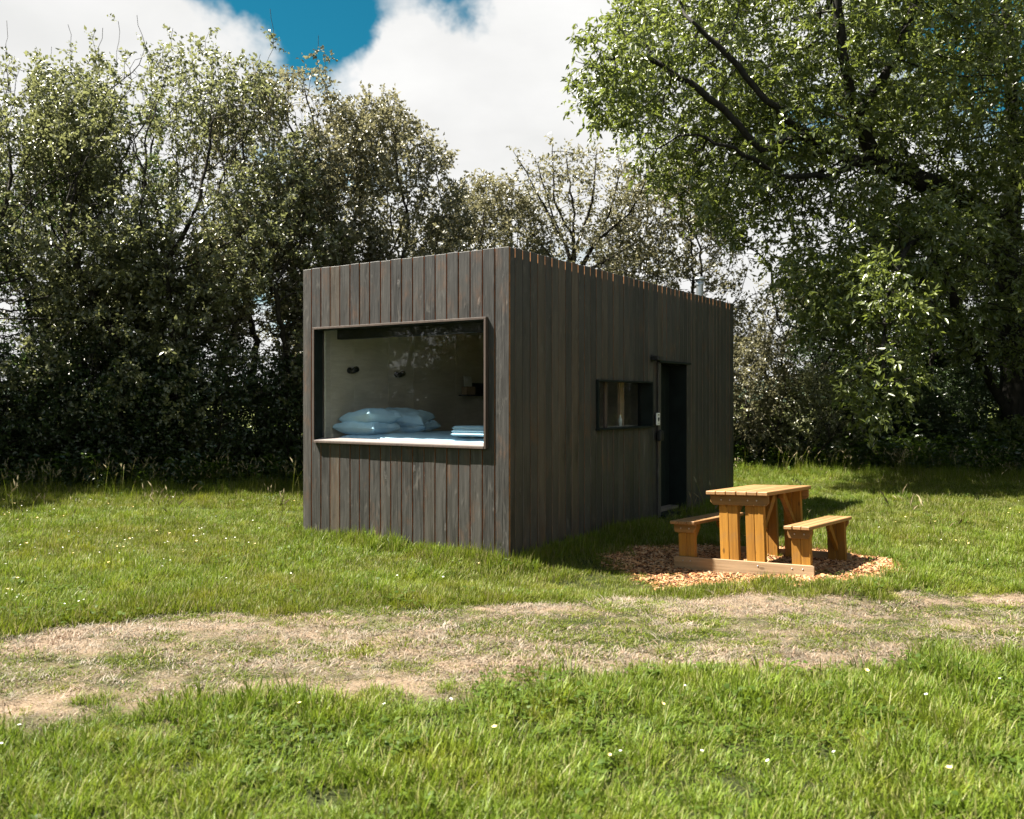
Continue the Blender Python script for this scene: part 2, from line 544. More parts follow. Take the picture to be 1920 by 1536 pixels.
def glass_material():
    n = NT('window_glass')
    g_ = n.N.new('ShaderNodeNewGeometry')
    dt = n.N.new('ShaderNodeVectorMath'); dt.operation = 'DOT_PRODUCT'
    n.L.new(g_.outputs['Normal'], dt.inputs[0]); n.L.new(g_.outputs['Incoming'], dt.inputs[1])
    c_ = n.math('SUBTRACT', 1.0, n.math('ABSOLUTE', dt.outputs['Value']), clamp=True)
    fac = n.math('ADD', 0.035, n.math('MULTIPLY', n.math('POWER', c_, 5.0), 0.9), clamp=True)
    t = n.N.new('ShaderNodeBsdfTransparent'); t.inputs[0].default_value = (0.98, 0.99, 0.985, 1)
    g = n.N.new('ShaderNodeBsdfGlossy'); g.inputs['Roughness'].default_value = 0.0; g.inputs['Color'].default_value = (1, 1, 1, 1)
    m = n.N.new('ShaderNodeMixShader')
    n.L.new(fac, m.inputs[0]); n.L.new(t.outputs[0], m.inputs[1]); n.L.new(g.outputs[0], m.inputs[2])
    return n.finish(m.outputs[0])


M['glass'] = glass_material()


# ------------------------------------------------------------------ layout of the meadow
def smooth(t):
    t = np.clip(t, 0, 1)
    return t * t * (3 - 2 * t)


def lattice_noise(x, y, seed=0):
    """smooth 2D value noise, vectorised"""
    xi, yi = np.floor(x).astype(np.int64), np.floor(y).astype(np.int64)
    fx, fy = smooth(x - xi), smooth(y - yi)

    def h(a, b):
        k = (a * 374761393 + b * 668265263 + seed * 982451653) & 0x7fffffff
        k = ((k ^ (k >> 13)) * 1274126177) & 0x7fffffff
        return ((k ^ (k >> 16)) & 0xffff) / 65535.0
    return (h(xi, yi) * (1 - fx) + h(xi + 1, yi) * fx) * (1 - fy) + (h(xi, yi + 1) * (1 - fx) + h(xi + 1, yi + 1) * fx) * fy


def fbm(x, y, seed=0, octaves=3):
    s, a, tot = 0, 1.0, 0
    for k in range(octaves):
        s = s + a * lattice_noise(x * 2 ** k, y * 2 ** k, seed + k)
        tot += a; a *= 0.5
    return s / tot


CAB_O = np.array([-0.03198, 8.91603])
CAB_A = math.radians(56.389)
CAB_R = np.array([math.cos(CAB_A), math.sin(CAB_A)])
CAB_L = np.array([-CAB_R[1], CAB_R[0]])
CAB_LEN, CAB_W, CAB_H = 6.47, 2.925, 3.16
TAB_O = np.array([1.619, 8.912]); TAB_YAW = -0.677
TAB_U = np.array([math.cos(TAB_YAW), math.sin(TAB_YAW)]); TAB_V = np.array([-TAB_U[1], TAB_U[0]])


def cab_local(x, y):
    dx, dy = x - CAB_O[0], y - CAB_O[1]
    return dx * CAB_R[0] + dy * CAB_R[1], dx * CAB_L[0] + dy * CAB_L[1]


def tab_local(x, y):
    dx, dy = x - TAB_O[0], y - TAB_O[1]
    return dx * TAB_U[0] + dy * TAB_U[1], dx * TAB_V[0] + dy * TAB_V[1]


def chip_mask(x, y):
    u, v = tab_local(x, y)
    wob = 0.45 * (fbm(x * 1.5, y * 1.5, 5) - 0.5) + 0.25 * (fbm(x * 6, y * 6, 6) - 0.5)
    d = np.sqrt(((u - 0.58) / 1.42) ** 2 + ((v - 0.50) / 1.22) ** 2) * .97 + wob
    return smooth((1.10 - d) / 0.22)


def ground_h(x, y):
    h = 0.05 * (fbm(x * 0.35, y * 0.35, 11) - 0.5) + 0.02 * (fbm(x * 1.3, y * 1.3, 12) - 0.5)
    u, v = tab_local(x, y)
    ring = np.sqrt(((u - 0.65) / 1.7) ** 2 + ((v - 0.5) / 1.6) ** 2)
    w = smooth((1.35 - ring) / 0.7)
    plane = -0.006 + 0.045 * np.clip(u, -0.3, 1.7) - 0.019 * np.clip(v, -0.5, 1.4)
    a, b = cab_local(x, y)
    near = smooth(1 - np.maximum(np.maximum(-a, a - CAB_LEN), np.maximum(-b, b - CAB_W)) / 0.6)
    h = h * (1 - near)
    far = np.clip((np.hypot(x, y) - 40) / 200, 0, 1)
    h = h * (1 - w) + plane * w
    h = h - 0.15 * np.exp(-((x - 0.85) / 1.4) ** 2 - ((y - 8.2) / .8) ** 2)
    return h * (1 - far) - 0.3 * far


NEAR_X = [-6, -2.52, -1.75, -0.91, 0, 1.04, 2.19, 3.36, 7]
NEAR_Y = [4.1, 4.42, 4.60, 4.80, 5.06, 5.42, 5.68, 5.84, 6.0]
FAR_X = [-6, -3.55, -2.6, -1.39, 0, 1.47, 2.93, 4.34, 8]
FAR_Y = [5.3, 6.19, 6.75, 7.20, 7.55, 7.52, 7.55, 7.50, 7.4]


def path_t(x, y):
    n = np.interp(x, NEAR_X, NEAR_Y) - 0.24; f = np.interp(x, FAR_X, FAR_Y)
    return (y - n) / (f - n)


def dry_mask(x, y):
    """how dry and closely mown the meadow is: a mown track crosses in front of the cabin"""
    t = path_t(x + 0.0, y)
    wob = 0.34 * (fbm(x * 1.1, y * 1.9, 21) - 0.5) + 0.26 * (fbm(x * 4, y * 5, 25) - 0.5)
    t = t + wob
    band = smooth((t + 0.18) / 0.42) * smooth((1.14 - t) / 0.36)
    ruts = np.maximum(np.exp(-((t - 0.13) / 0.17) ** 2), np.exp(-((t - 0.76) / 0.17) ** 2))
    streak = fbm(x * 1.1 + y * 0.3, y * 3.6, 31)
    d = band * (0.60 + 0.40 * ruts) * np.clip(0.42 + 1.5 * (streak - 0.2) + .9 * (fbm(x * 5, y * 7, 35) - .5), 0, 1.2)
    return np.clip(d, 0, 1), band


HX = [-40, -14, -8.65, -6.1, -3.9, 0, 5.3, 7.4, 10.2, 15, 40]
HY = [14.5, 14.9, 15.1, 15.5, 16.3, 18.0, 19.6, 19.0, 18.0, 17.2, 16.5]


def hedge_y(x):
    return np.interp(x, HX, HY)


# ------------------------------------------------------------------ ground
def ground_material():
    n = NT('meadow_ground')
    pos = n.position()
    dry = n.attr('dry'); wood = n.attr('wood'); chip = n.attr('chip')
    fine = n.noise(pos, 60, 5, 0.7)
    mid = n.noise(pos, 3.0, 5, 0.6)
    green = n.ramp(fine, [(0.3, (0.013, 0.019, 0.005)), (0.7, (0.045, 0.054, 0.014))])
    straw = n.ramp(fine, [(0.28, (0.095, 0.07, 0.045)), (0.72, (0.36, 0.265, 0.18))])
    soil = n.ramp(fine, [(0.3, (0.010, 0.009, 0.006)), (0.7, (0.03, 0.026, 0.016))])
    bark = n.ramp(fine, [(0.3, (0.04, 0.02, 0.011)), (0.7, (0.13, 0.068, 0.034))])
    field = n.ramp(mid, [(0.3, (0.06, 0.08, 0.016)), (0.7, (0.10, 0.11, 0.028))])
    c = n.mix(n.rng(n.math('ADD', dry, n.math('MULTIPLY', n.math('SUBTRACT', mid, 0.5), 0.6)), 0.24, 1.0), green, straw)
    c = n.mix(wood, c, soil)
    c = n.mix(n.attr('far'), c, field)
    c = n.mix(chip, c, bark)
    return n.finish(n.bsdf(c, 0.9, 0.15, n.bump(fine, 0.8, 0.03)))


def axis(dense_lo, dense_hi, step, far):
    d = np.arange(dense_lo, dense_hi + 1e-6, step)
    g, s, out_hi = dense_hi, step, []
    while g < far:
        s *= 1.28; g += s; out_hi.append(g)
    g, s, out_lo = dense_lo, step, []
    while g > -far:
        s *= 1.28; g -= s; out_lo.append(g)
    return np.array(out_lo[::-1] + list(d) + out_hi)


gx, gy = axis(-8.5, 8.5, 0.11, 1600), axis(2.6, 13, 0.11, 1600)
GX, GY = np.meshgrid(gx, gy)
gz = ground_h(GX, GY)
nx, ny = len(gx), len(gy)
gv = np.stack([GX.ravel(), GY.ravel(), gz.ravel()], 1)
ii = (np.arange(ny - 1)[:, None] * nx + np.arange(nx - 1)[None, :]).ravel()
gq = np.stack([ii, ii + 1, ii + 1 + nx, ii + nx], 1)
fx, fy = GX.ravel(), GY.ravel()
hd = fy - hedge_y(fx)
me = np_mesh("ground", gv, gq, [ground_material()], {
    'dry': ('POINT', dry_mask(fx, fy)[0]),
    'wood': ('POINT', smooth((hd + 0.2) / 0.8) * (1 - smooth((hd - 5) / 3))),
    'far': ('POINT', smooth((hd - 6) / 3)),
    'chip': ('POINT', chip_mask(fx, fy))}, smooth=True)
tag(link("ground", me), kind='structure')

# low wooded rise far beyond the field
hx = np.linspace(-420, 640, 90)
hh = 9 + 22 * fbm(hx / 120, hx * 0 + 3, 41) * smooth((hx - 40) / 260) + 2.0 * fbm(hx / 11, hx * 0 + 7, 42)
hv = np.concatenate([np.stack([hx, 560 + 0 * hx, 0 * hx - 4], 1), np.stack([hx, 600 + 0 * hx, hh * 0.75], 1), np.stack([hx, 680 + 0 * hx, hh], 1), np.stack([hx, 900 + 0 * hx, 0 * hx - 4], 1)])
k = len(hx)
hq = np.concatenate([np.stack([np.arange(k - 1) + r * k, np.arange(1, k) + r * k, np.arange(1, k) + (r + 1) * k, np.arange(k - 1) + (r + 1) * k], 1) for r in range(3)])
tag(link("hills", np_mesh("hills", hv, hq, [plain('far_wooded_hill', (0.04, 0.058, 0.038), 0.9, 0.1, var=0.4, scale=0.05)], smooth=True)), kind='structure')


# ------------------------------------------------------------------ the cabin
cabin = empty("timber_cabin", (CAB_O[0], CAB_O[1], 0), CAB_A)
tag(cabin, "charcoal stained timber box cabin with a large picture window", "cabin")

BT = 0.028        # board thickness
_board_cache = {}


def board_mesh(poly, key=None):
    """upright board: outline poly in (across, up), thickness along local y, outer face at y = 0"""
    key = tuple((round(a, 3), round(b, 3)) for a, b in poly)
    if key in _board_cache: return _board_cache[key]
    mb = MB()
    mb.prism([(a, b) for a, b in poly], 1, 0.0, BT, 0, 0.003)
    bm = mb.bm
    bm.normal_update()
    for f in bm.faces:
        f.material_index = 1 if abs(f.normal.x) > 0.9 else 0
    me = mb.mesh("wall_board", M['board'], M['raw_edge'])
    _board_cache[key] = me
    return me


def put_board(parent, side, a0, a1, z0, z1, notch=None):
    """side: 'front' (x=0, runs along y), 'right' (y=0, along x), 'left', 'back'"""
    w = a1 - a0
    jit = random.uniform(-0.002, 0.003)
    h = z1 - z0
    if notch is None:
        poly = [(0, 0), (w, 0), (w, h), (0, h)]
    else:
        n0, n1, s = notch       # z range cut away, and how far in from which side (s>0: cut from the low side)
        if s > 0: poly = [(0, 0), (w, 0), (w, h), (0, h), (0, n1 - z0), (s, n1 - z0), (s, n0 - z0), (0, n0 - z0)]
        else: poly = [(0, 0), (w, 0), (w, n0 - z0), (w + s, n0 - z0), (w + s, n1 - z0), (w, n1 - z0), (w, h), (0, h)]
    if side == 'right':
        o = link("wall_board", board_mesh(poly), parent, (a0, jit, z0), (0, 0, 0))
    elif side == 'front':     # board's own x runs along -y of the cabin so that its outside faces -x
        poly2 = [(w - p, q) for p, q in poly][::-1]
        o = link("wall_board", board_mesh(poly2), parent, (jit, a1, z0), (0, 0, -math.pi / 2))
    elif side == 'left':
        o = link("wall_board", board_mesh(poly), parent, (a1, CAB_W - jit, z0), (0, 0, math.pi))
    else:
        o = link("wall_board", board_mesh(poly), parent, (CAB_LEN - jit, a0, z0), (0, 0, math.pi / 2))
    o.rotation_euler.z += random.uniform(-0.006, 0.006)
    return o


ZB, ZT, ZROOF = -0.22, CAB_H, 3.035
# --- front wall with the picture window
WY0, WY1, WZ0, WZ1 = 0.252, 2.722, 1.128, 2.466        # opening, outside of the window box
PROUD = 0.045
front = MB()
for lo, hi in (((0.034, 0.034, 0.05), (0.10, CAB_W - 0.03, WZ0 - 0.0015)), ((0.034, 0.034, WZ1 + 0.0015), (0.10, CAB_W - 0.03, ZROOF + 0.03)),
               ((0.034, 0.034, WZ0 - 0.0015), (0.10, WY0 - 0.0015, WZ1 + 0.0015)), ((0.034, WY1 + 0.0015, WZ0 - 0.0015), (0.10, CAB_W - 0.03, WZ1 + 0.0015))):
    front.box(lo, hi)
front_wall = front.build("front_wall", M['membrane'], cabin)
edges = [0.0, 0.17, 0.324, 0.48, 0.631, 0.784, 0.939, 1.09, 1.249, 1.403, 1.56, 1.711, 1.872, 2.022, 2.167, 2.327, 2.482, 2.63, 2.786, CAB_W]
for a, b in zip(edges, edges[1:]):
    a += 0.0 if a == 0 else 0.0065
    b -= 0.0 if b == CAB_W else 0.0065
    zt, zb = ZT + random.uniform(-.003, .003), ZB + random.uniform(0, .01)
    if b < WY0 or a > WY1:
        put_board(front_wall, 'front', a, b, zb, zt)
    elif a < WY0:
        put_board(front_wall, 'front', a, b, zb, zt, (WZ0 - 0.0015, WZ1 + 0.0015, -(b - WY0 + 0.0015)))
    elif b > WY1:
        put_board(front_wall, 'front', a, b, zb, zt, (WZ0 - 0.0015, WZ1 + 0.0015, WY1 + 0.0015 - a))
    else:
        put_board(front_wall, 'front', a, b, zb, WZ0 - 0.002)
        put_board(front_wall, 'front', a, b, WZ1 + 0.002, zt)

# --- right-hand wall with door and small window
DX0, DX1, DZ0, DZ1 = 3.60, 4.545, 0.06, 2.125
SX0, SX1, SZ0, SZ1 = 1.835, 3.355, 1.265, 1.862
rw = MB()
for x0, x1, z0, z1 in ((0.101, SX0 - .0015, .05, ZROOF + .03), (SX0 - .0015, SX1 + .0015, .05, SZ0 - .0015), (SX0 - .0015, SX1 + .0015, SZ1 + .0015, ZROOF + .03),
                       (SX1 + .0015, DX0 - .0015, .05, ZROOF + .03), (DX0 - .0015, DX1 + .0015, DZ1 + .0015, ZROOF + .03), (DX1 + .0015, CAB_LEN - .03, .05, ZROOF + .03)):
    rw.box((x0, 0.034, z0), (x1, 0.10, z1))
right_wall = rw.build("side_wall", M['membrane'], cabin)
nb = 45
w0 = 0.032
rx = [w0] + [0.118 + 0.1438 * k for k in range(nb)]
rx = [x for x in rx if x < CAB_LEN - 0.06] + [CAB_LEN]
tongue = MB()
for a, b in zip(rx, rx[1:]):
    a += 0.0 if a == w0 else 0.006
    b -= 0.006 if b < CAB_LEN else 0
    zt, zb = ZT + random.uniform(-.004, .004), ZB + random.uniform(0, .012)
    spans = [(zb, zt)]
    aa, bb = a, b
    for x0, x1, z0, z1 in ((SX0, SX1, SZ0, SZ1), (DX0, DX1, 0.0, DZ1)):
        ov = min(bb, x1) - max(aa, x0)
        if ov <= 0.001: continue
        if ov < 0.5 * (bb - aa):            # keep a narrowed full-height board
            if aa < x0: bb = x0 - 0.001
            else: aa = x1 + 0.001
        else:
            if aa < x0:   # remainder strip beside the opening
                put_board(right_wall, 'right', aa, x0 - 0.001, z0, z1 if z0 > 0 else z1)
            if bb > x1:
                put_board(right_wall, 'right', x1 + 0.001, bb, z0 if z0 > 0 else zb, z1)
            spans = [(zb, z0 - 0.001), (z1 + 0.001, zt)] if z0 > 0 else [(z1 + 0.001, zt)]
    for s0, s1 in spans:
        put_board(right_wall, 'right', aa, bb, s0, s1)
        if b < CAB_LEN:
            tongue.box((b - .004, 0.0055, s0 + .002), (b + .016, 0.020, min(s1, ZROOF + .03) - .002))

tongue.build("groove_strips", M['membrane'], right_wall)["kind"] = "stuff"
# --- the two walls away from the photograph
lw = MB(); lw.box((0.101, CAB_W - .10, .05), (CAB_LEN - .03, CAB_W - .03, ZROOF + .03))
left_wall = lw.build("far_side_wall", M['membrane'], cabin)
bw = MB(); bw.box((CAB_LEN - .10, 0.101, .05), (CAB_LEN - .03, CAB_W - .101, ZROOF + .031))
back_wall = bw.build("rear_wall", M['membrane'], cabin)
x = 0.026
while x < CAB_LEN - 0.03:
    put_board(left_wall, 'left', x + .004, min(x + .152, CAB_LEN) - .004, ZB, ZT + random.uniform(-.004, .004)); x += 0.152
y = 0.026
while y < CAB_W - 0.06:
    put_board(back_wall, 'back', y + .004, min(y + .152, CAB_W - .026) - .004, ZB, ZT + random.uniform(-.004, .004)); y += 0.152

roof = MB(); roof.box((0.105, 0.105, ZROOF - .09), (CAB_LEN - .105, CAB_W - .105, ZROOF)).build("roof", M['membrane'], cabin)
fl = MB(); fl.box((0.105, 0.105, 0.06), (CAB_LEN - .105, CAB_W - .105, 0.12)).build("floor", M['floor'], cabin)
ce = MB(); ce.box((0.106, 0.106, 2.72), (CAB_LEN - .106, CAB_W - .106, 2.74)).build("ceiling", M['ply'], cabin)

# inner plywood lining
YI = CAB_W - 0.165
lin = MB(); lin.box((0.11, YI + .022, 0.121), (CAB_LEN - .12, YI + .05, 2.718))
lining = lin.build("inner_wall", M['membrane'], cabin)
for x0, x1 in ((0.145, 0.29), (0.29, 0.69), (0.69, 1.32), (1.32, 1.83), (1.83, 2.75), (2.75, 3.8), (3.8, 5.0), (5.0, 6.2)):
    mb = MB(); mb.box((0.0012, 0, 0), (x1 - x0 - 0.0012, .02, 2.58), 0.001).build("wall_panel", M['ply'], lining, (x0, YI, 0.125))
er = MB(); er.box((5.0, 0.2, 0.121), (5.03, YI, 2.718)).build("partition", M['ply'], cabin)
for z0, z1, x0, x1 in ((0.121, SZ0 - .03, 0.15, DX0 - .05), (SZ1 + .03, 2.718, 0.15, DX0 - .05), (DZ1 + .05, 2.718, DX0 - .05, 4.98), (0.121, DZ1 + .05, DX1 + .05, 4.98), (SZ0 - .03, SZ1 + .03, .15, SX0 - .03), (SZ0 - .03, SZ1 + .03, SX1 + .03, DX0 - .05)):
    MB().box((x0, 0.125, z0), (x1, 0.145, z1)).build("inner_panel", M['ply'], cabin)

# --- picture window: box frame, glass, blind
win = MB()
T = 0.024
win.box((-PROUD, WY0, WZ1 - T), (0.14, WY1, WZ1), 0.002)
win_frame = win.build("picture_window", M['frame'], cabin)
MB().box((-PROUD, WY0, WZ0), (0.14, WY0 + T, WZ1 - T - .001), 0.002).build("window_jamb", M['frame'], win_frame)
MB().box((-PROUD, WY1 - T, WZ0), (0.14, WY1, WZ1 - T - .001), 0.002).build("window_jamb", M['frame'], win_frame)
MB().box((-PROUD - .004, WY0 + T + .001, WZ0), (0.14, WY1 - T - .001, WZ0 + T), 0.002).build("window_ledge", M['frame'], win_frame)
MB().prism([(-PROUD - .002, WZ0 + T + .001), (0.090, WZ0 + T + .001), (0.090, WZ0 + T + .032), (-PROUD - .002, WZ0 + T + .006)], 1, WY0 + T + .002, WY1 - T - .002).build("sill_sheet", M['sill'], win_frame)
# dark painted lining of the recess
MB().box((-PROUD + .008, WY1 - T - .007, WZ0 + T + .006), (0.088, WY1 - T - .001, WZ1 - T - .006)).build("recess_lining", M['trim'], win_frame)
MB().box((-PROUD + .008, WY0 + T + .001, WZ0 + T + .006), (0.088, WY0 + T + .007, WZ1 - T - .006)).build("recess_lining", M['trim'], win_frame)
MB().box((-PROUD + .008, WY0 + T + .008, WZ1 - T - .007), (0.088, WY1 - T - .008, WZ1 - T - .001)).build("recess_lining", M['trim'], win_frame)
MB().box((0.092, WY0 + T + .002, WZ0 + T + .002), (0.104, WY1 - T - .002, WZ1 - T - .002)).build("window_pane", M['glass'], win_frame)
# blind cassette at the head of the window
bl = MB(); bl.box((0.15, WY0 + .03, WZ1 - .135), (0.235, WY1 - .20, WZ1 - .012), 0.006)
blo = bl.build("blind_cassette", M['blind'], win_frame)
MB().box((0.12, WY1 - .035, 1.02), (0.143, WY1 + .045, 2.6), 0.002).build("window_post", M['ply'], win_frame)

# --- small window in the side wall
sw = MB(); sw.box((SX0, -0.035, SZ1 - .02), (SX1, 0.15, SZ1), 0.002)
swf = sw.build("side_window", M['trim'], cabin)
MB().box((SX0 - .015, -0.055, SZ0), (SX1 + .01, 0.15, SZ0 + .022), 0.002).build("window_sill", M['trim'], swf)
MB().box((SX0, -0.035, SZ0 + .023), (SX0 + .022, 0.15, SZ1 - .021), 0.002).build("window_jamb", M['trim'], swf)
MB().box((SX1 - .022, -0.035, SZ0 + .023), (SX1, 0.15, SZ1 - .021), 0.002).build("window_jamb", M['trim'], swf)
MB().box((SX0 + .023, 0.125, SZ0 + .023), (SX1 - .023, 0.132, SZ1 - .021)).build("window_pane", M['glass'], swf)
MB().box((2.245, 0.095, SZ0 + .023), (2.305, 0.122, SZ1 - .021), 0.002).build("mullion", M['frame'], swf)
MB().box((3.06, 0.30, 0.121), (3.17, 0.34, 2.7), 0.002).build("inner_post", M['cardboard'], cabin)

# --- door recess
rec = MB()
rec.box((DX1 - .02, -0.006, DZ0 + .03), (DX1 - .0005, 0.30, DZ1 - .006), 0)
rec.box((DX0 + .02, 0.104, DZ1), (DX1 - .022, 0.30, DZ1 + .02), 0)
rec.box((DX0 - .018, 0.03, DZ0 + .03), (DX0, 0.30, DZ1), 0)
recess = rec.build("door_recess", M['trim'], cabin)
door = MB(); door.box((DX0 + .002, 0.275, DZ0 + .05), (DX1 - .002, 0.295, DZ1 - .004))
door_o = door.build("door", M['membrane'], cabin)
nbd = 6
for k in range(nbd):
    x0 = DX0 + .006 + k * (DX1 - DX0 - .012) / nbd
    MB().box((0.003, 0, 0), ((DX1 - DX0 - .012) / nbd - 0.003, .018, DZ1 - DZ0 - .07), 0.003).build("door_board", M['trim'], door_o, (x0, 0.255, DZ0 + .055))
hd_ = MB()
hd_.lathe([(0.012, 0), (0.012, 0.045)], 12, M=Matrix.Translation((DX0 + .10, 0.255, 1.06)) @ Matrix.Rotation(math.radians(90), 4, 'X'))
hd_.box((DX0 + .085, 0.195, 1.045), (DX0 + .21, 0.215, 1.075), 0.006)
hd_.box((DX0 + .075, 0.248, 0.97), (DX0 + .125, 0.256, 1.15), 0.003)
hd_.build("door_handle", M['black_metal'], door_o)
MB().box((DX0 - .06, -0.05, DZ1 - .004), (DX1 + .06, 0.10, DZ1 + .026), 0.003).build("door_canopy", M['trim'], cabin)
MB().box((DX0 + .002, -0.09, DZ0 - .02), (DX1 - .002, 0.272, DZ0 + .028), 0.004).build("door_threshold", M['trim'], cabin)
MB().box((DX0 - .062, -0.026, DZ0), (DX0 + .015, -0.004, DZ1 - .006), 0.003).build("door_casing", M['board'], cabin)

# --- low step and drip board at the foot of the wall
MB().box((3.35, -0.42, -0.02), (5.05, -0.10, 0.035), 0.005).build("door_step", M['trim'], cabin)

# --- flue
fl = MB()
fl.lathe([(0.055, 2.95), (0.055, 3.37)], 24, cap=False)
flue = fl.build("flue_pipe", M['steel'], cabin, (5.95, 0.36, 0.13))
fc = MB()
fc.lathe([(0.062, 3.30), (0.066, 3.345), (0.050, 3.352)], 24, cap=False)
fc.lathe([(0.078, 3.375), (0.092, 3.385), (0.086, 3.41), (0.045, 3.432), (0.0, 3.438)], 24, cap=False)
for a in range(4):
    c, s = math.cos(a * math.pi / 2), math.sin(a * math.pi / 2)
    fc.box((c * .058 - .005, s * .058 - .005, 3.33), (c * .058 + .005, s * .058 + .005, 3.39))
fc.build("flue_cap", M['steel'], flue)


def on_cabin(x, y, z):
    p = CAB_O + CAB_R * x + CAB_L * y
    return (p[0], p[1], z)


# --- things fixed to the cabin
lamp = empty("outdoor_lamp", on_cabin(3.405, -0.004, 2.17), CAB_A)
tag(lamp, "small black box lamp on the cabin wall above the doorway", "lamp")
MB().box((-.05, -.012, -.05), (.05, 0, .05), .003).build("back_plate", M['black_metal'], lamp)
MB().box((-.085, -.11, -.026), (.085, -.013, .026), .004).build("lamp_housing", M['black_metal'], lamp)

kp = empty("entry_keypad", on_cabin(3.49, -0.028, 1.37), CAB_A)
tag(kp, "white entry keypad plate on the dark casing beside the door", "keypad")
MB().box((-.048, -.018, -.082), (.048, 0, .082), .004).build("plate", M['white_plastic'], kp)
MB().lathe([(0.0, 0), (0.019, 0.0), (0.019, .006), (0.0, .006)], 16, cap=False, M=Matrix.Translation((0, -.018, .004)) @ Matrix.Rotation(math.radians(90), 4, 'X')).box((-.010, -.024, -.03), (.010, -.0181, -.004), .002).build("keyhole_cover", M['black_plastic'], kp)
MB().box((-.022, -.0205, .050), (.022, -.0181, .062)).build("print_line", M['black_plastic'], kp)
MB().box((-.018, -.0205, -.060), (.018, -.0181, -.052)).build("print_line", M['steel'], kp)
ks = empty("key_safe", on_cabin(3.525, -0.028, 1.155), CAB_A)
tag(ks, "small black key safe fixed below the white keypad", "key safe")
MB().box((-.055, -.055, -.075), (.055, 0, .06), .01, seg=2).build("safe_body", M['black_plastic'], ks)
MB().box((-.04, -.062, -.055), (.04, -.0555, .035), .003).build("safe_lid", M['black_metal'], ks)
MB().lathe([(0.018, 0.0), (0.018, .012)], 14, M=Matrix.Translation((0, -.0, .072)) @ Matrix.Translation((0, -.03, -.012))).build("shackle", M['black_metal'], ks)


def wall_lamp(x, z, label):
    r = empty("wall_lamp", on_cabin(x, YI - 0.001, z), CAB_A)
    tag(r, label, "wall lamp", "reading lamps on the plywood wall")
    back = Matrix.Rotation(math.radians(90), 4, 'X')
    MB().lathe([(0.0, 0), (0.038, 0.0), (0.038, .018), (0.0, .02)], 20, cap=False, M=back).build("base_disc", M['black_metal'], r)
    MB().lathe([(0.008, .015), (0.008, .07)], 10, M=back).build("stem", M['black_metal'], r)
    MB().lathe([(0.0, -.055), (0.028, -.05), (0.036, .03), (0.036, .055), (0.03, .056), (0.0, .03)], 20, cap=False,
               M=Matrix.Translation((0, -.085, 0)) @ Matrix.Rotation(math.radians(70), 4, 'Y')).build("lamp_head", M['black_metal'], r)


wall_lamp(0.60, 1.985, "black spot lamp on plywood above the nearer pillow stack by the window")
wall_lamp(1.47, 1.955, "black spot lamp on plywood above the pillow stack deeper in the room")

# bed
bed = empty("bed", on_cabin(0.24, 0.2, 0.12), CAB_A)
tag(bed, "raised bed with pale blue sheet behind the picture window", "bed")
MB().box((0, 0, 0), (1.75, YI - .22, 0.78), .004).build("bed_base", M['ply'], bed)


def soft_box(lx, ly, lz, nx_, ny_, amp, seed):
    vs, fs = [], []
    rows = []
    for sgn in (1, -1):
        g = []
        for i in range(nx_ + 1):
            for j in range(ny_ + 1):
                u, v = i / nx_ * 2 - 1, j / ny_ * 2 - 1
                e = (1 - abs(u) ** 14) ** .5 * (1 - abs(v) ** 14) ** .5 if max(abs(u), abs(v)) < 1 else 0
                w = mnoise.noise(Vector((u * lx * 3 + seed, v * ly * 3, sgn))) * amp
                g.append(len(vs)); vs.append((u * lx / 2, v * ly / 2, sgn * lz / 2 * e + (w if e else 0)))
        rows.append(g)
        for i in range(nx_):
            for j in range(ny_):
                q = (g[i * (ny_ + 1) + j], g[(i + 1) * (ny_ + 1) + j], g[(i + 1) * (ny_ + 1) + j + 1], g[i * (ny_ + 1) + j + 1])
                fs.append(q if sgn > 0 else q[::-1])
    return np.array(vs), np.array(fs)


def pillow_mesh(lx, ly, lz, seed, sag=0.0):
    n_ = 34
    vs, fs = [], []
    for sgn in (1, -1):
        base = len(vs)
        for i in range(n_ + 1):
            for j in range(n_ + 1):
                u, v = i / n_ * 2 - 1, j / n_ * 2 - 1
                e = max(0.0, (1 - abs(u) ** 3.2)) ** .5 * max(0.0, (1 - abs(v) ** 3.2)) ** .5
                px_ = u * (1 - 0.10 * (1 - v * v) * abs(u)) * lx / 2
                py_ = v * (1 - 0.10 * (1 - u * u) * abs(v)) * ly / 2
                edge = 1 - e
                ang = math.atan2(v, u)
                wr = mnoise.noise(Vector((u * 2.2 + seed, v * 2.2, 3.0))) * 0.030 + abs(mnoise.noise(Vector((ang * 3.5 + seed, math.hypot(u, v) * 1.3, 1)))) * 0.075 * edge * (0.4 + e)
                z = sgn * lz / 2 * e + wr * (1 if e > 0 else 0) * (1 if sgn > 0 else .3) - sag * (1 - u * u)
                vs.append((px_, py_, z))
        for i in range(n_):
            for j in range(n_):
                a = base + i * (n_ + 1) + j
                q = (a, a + n_ + 1, a + n_ + 2, a + 1)
                fs.append(q if sgn > 0 else q[::-1])
    return np_mesh("pillow", np.array(vs), np.array(fs), [M['linen']], smooth=True)


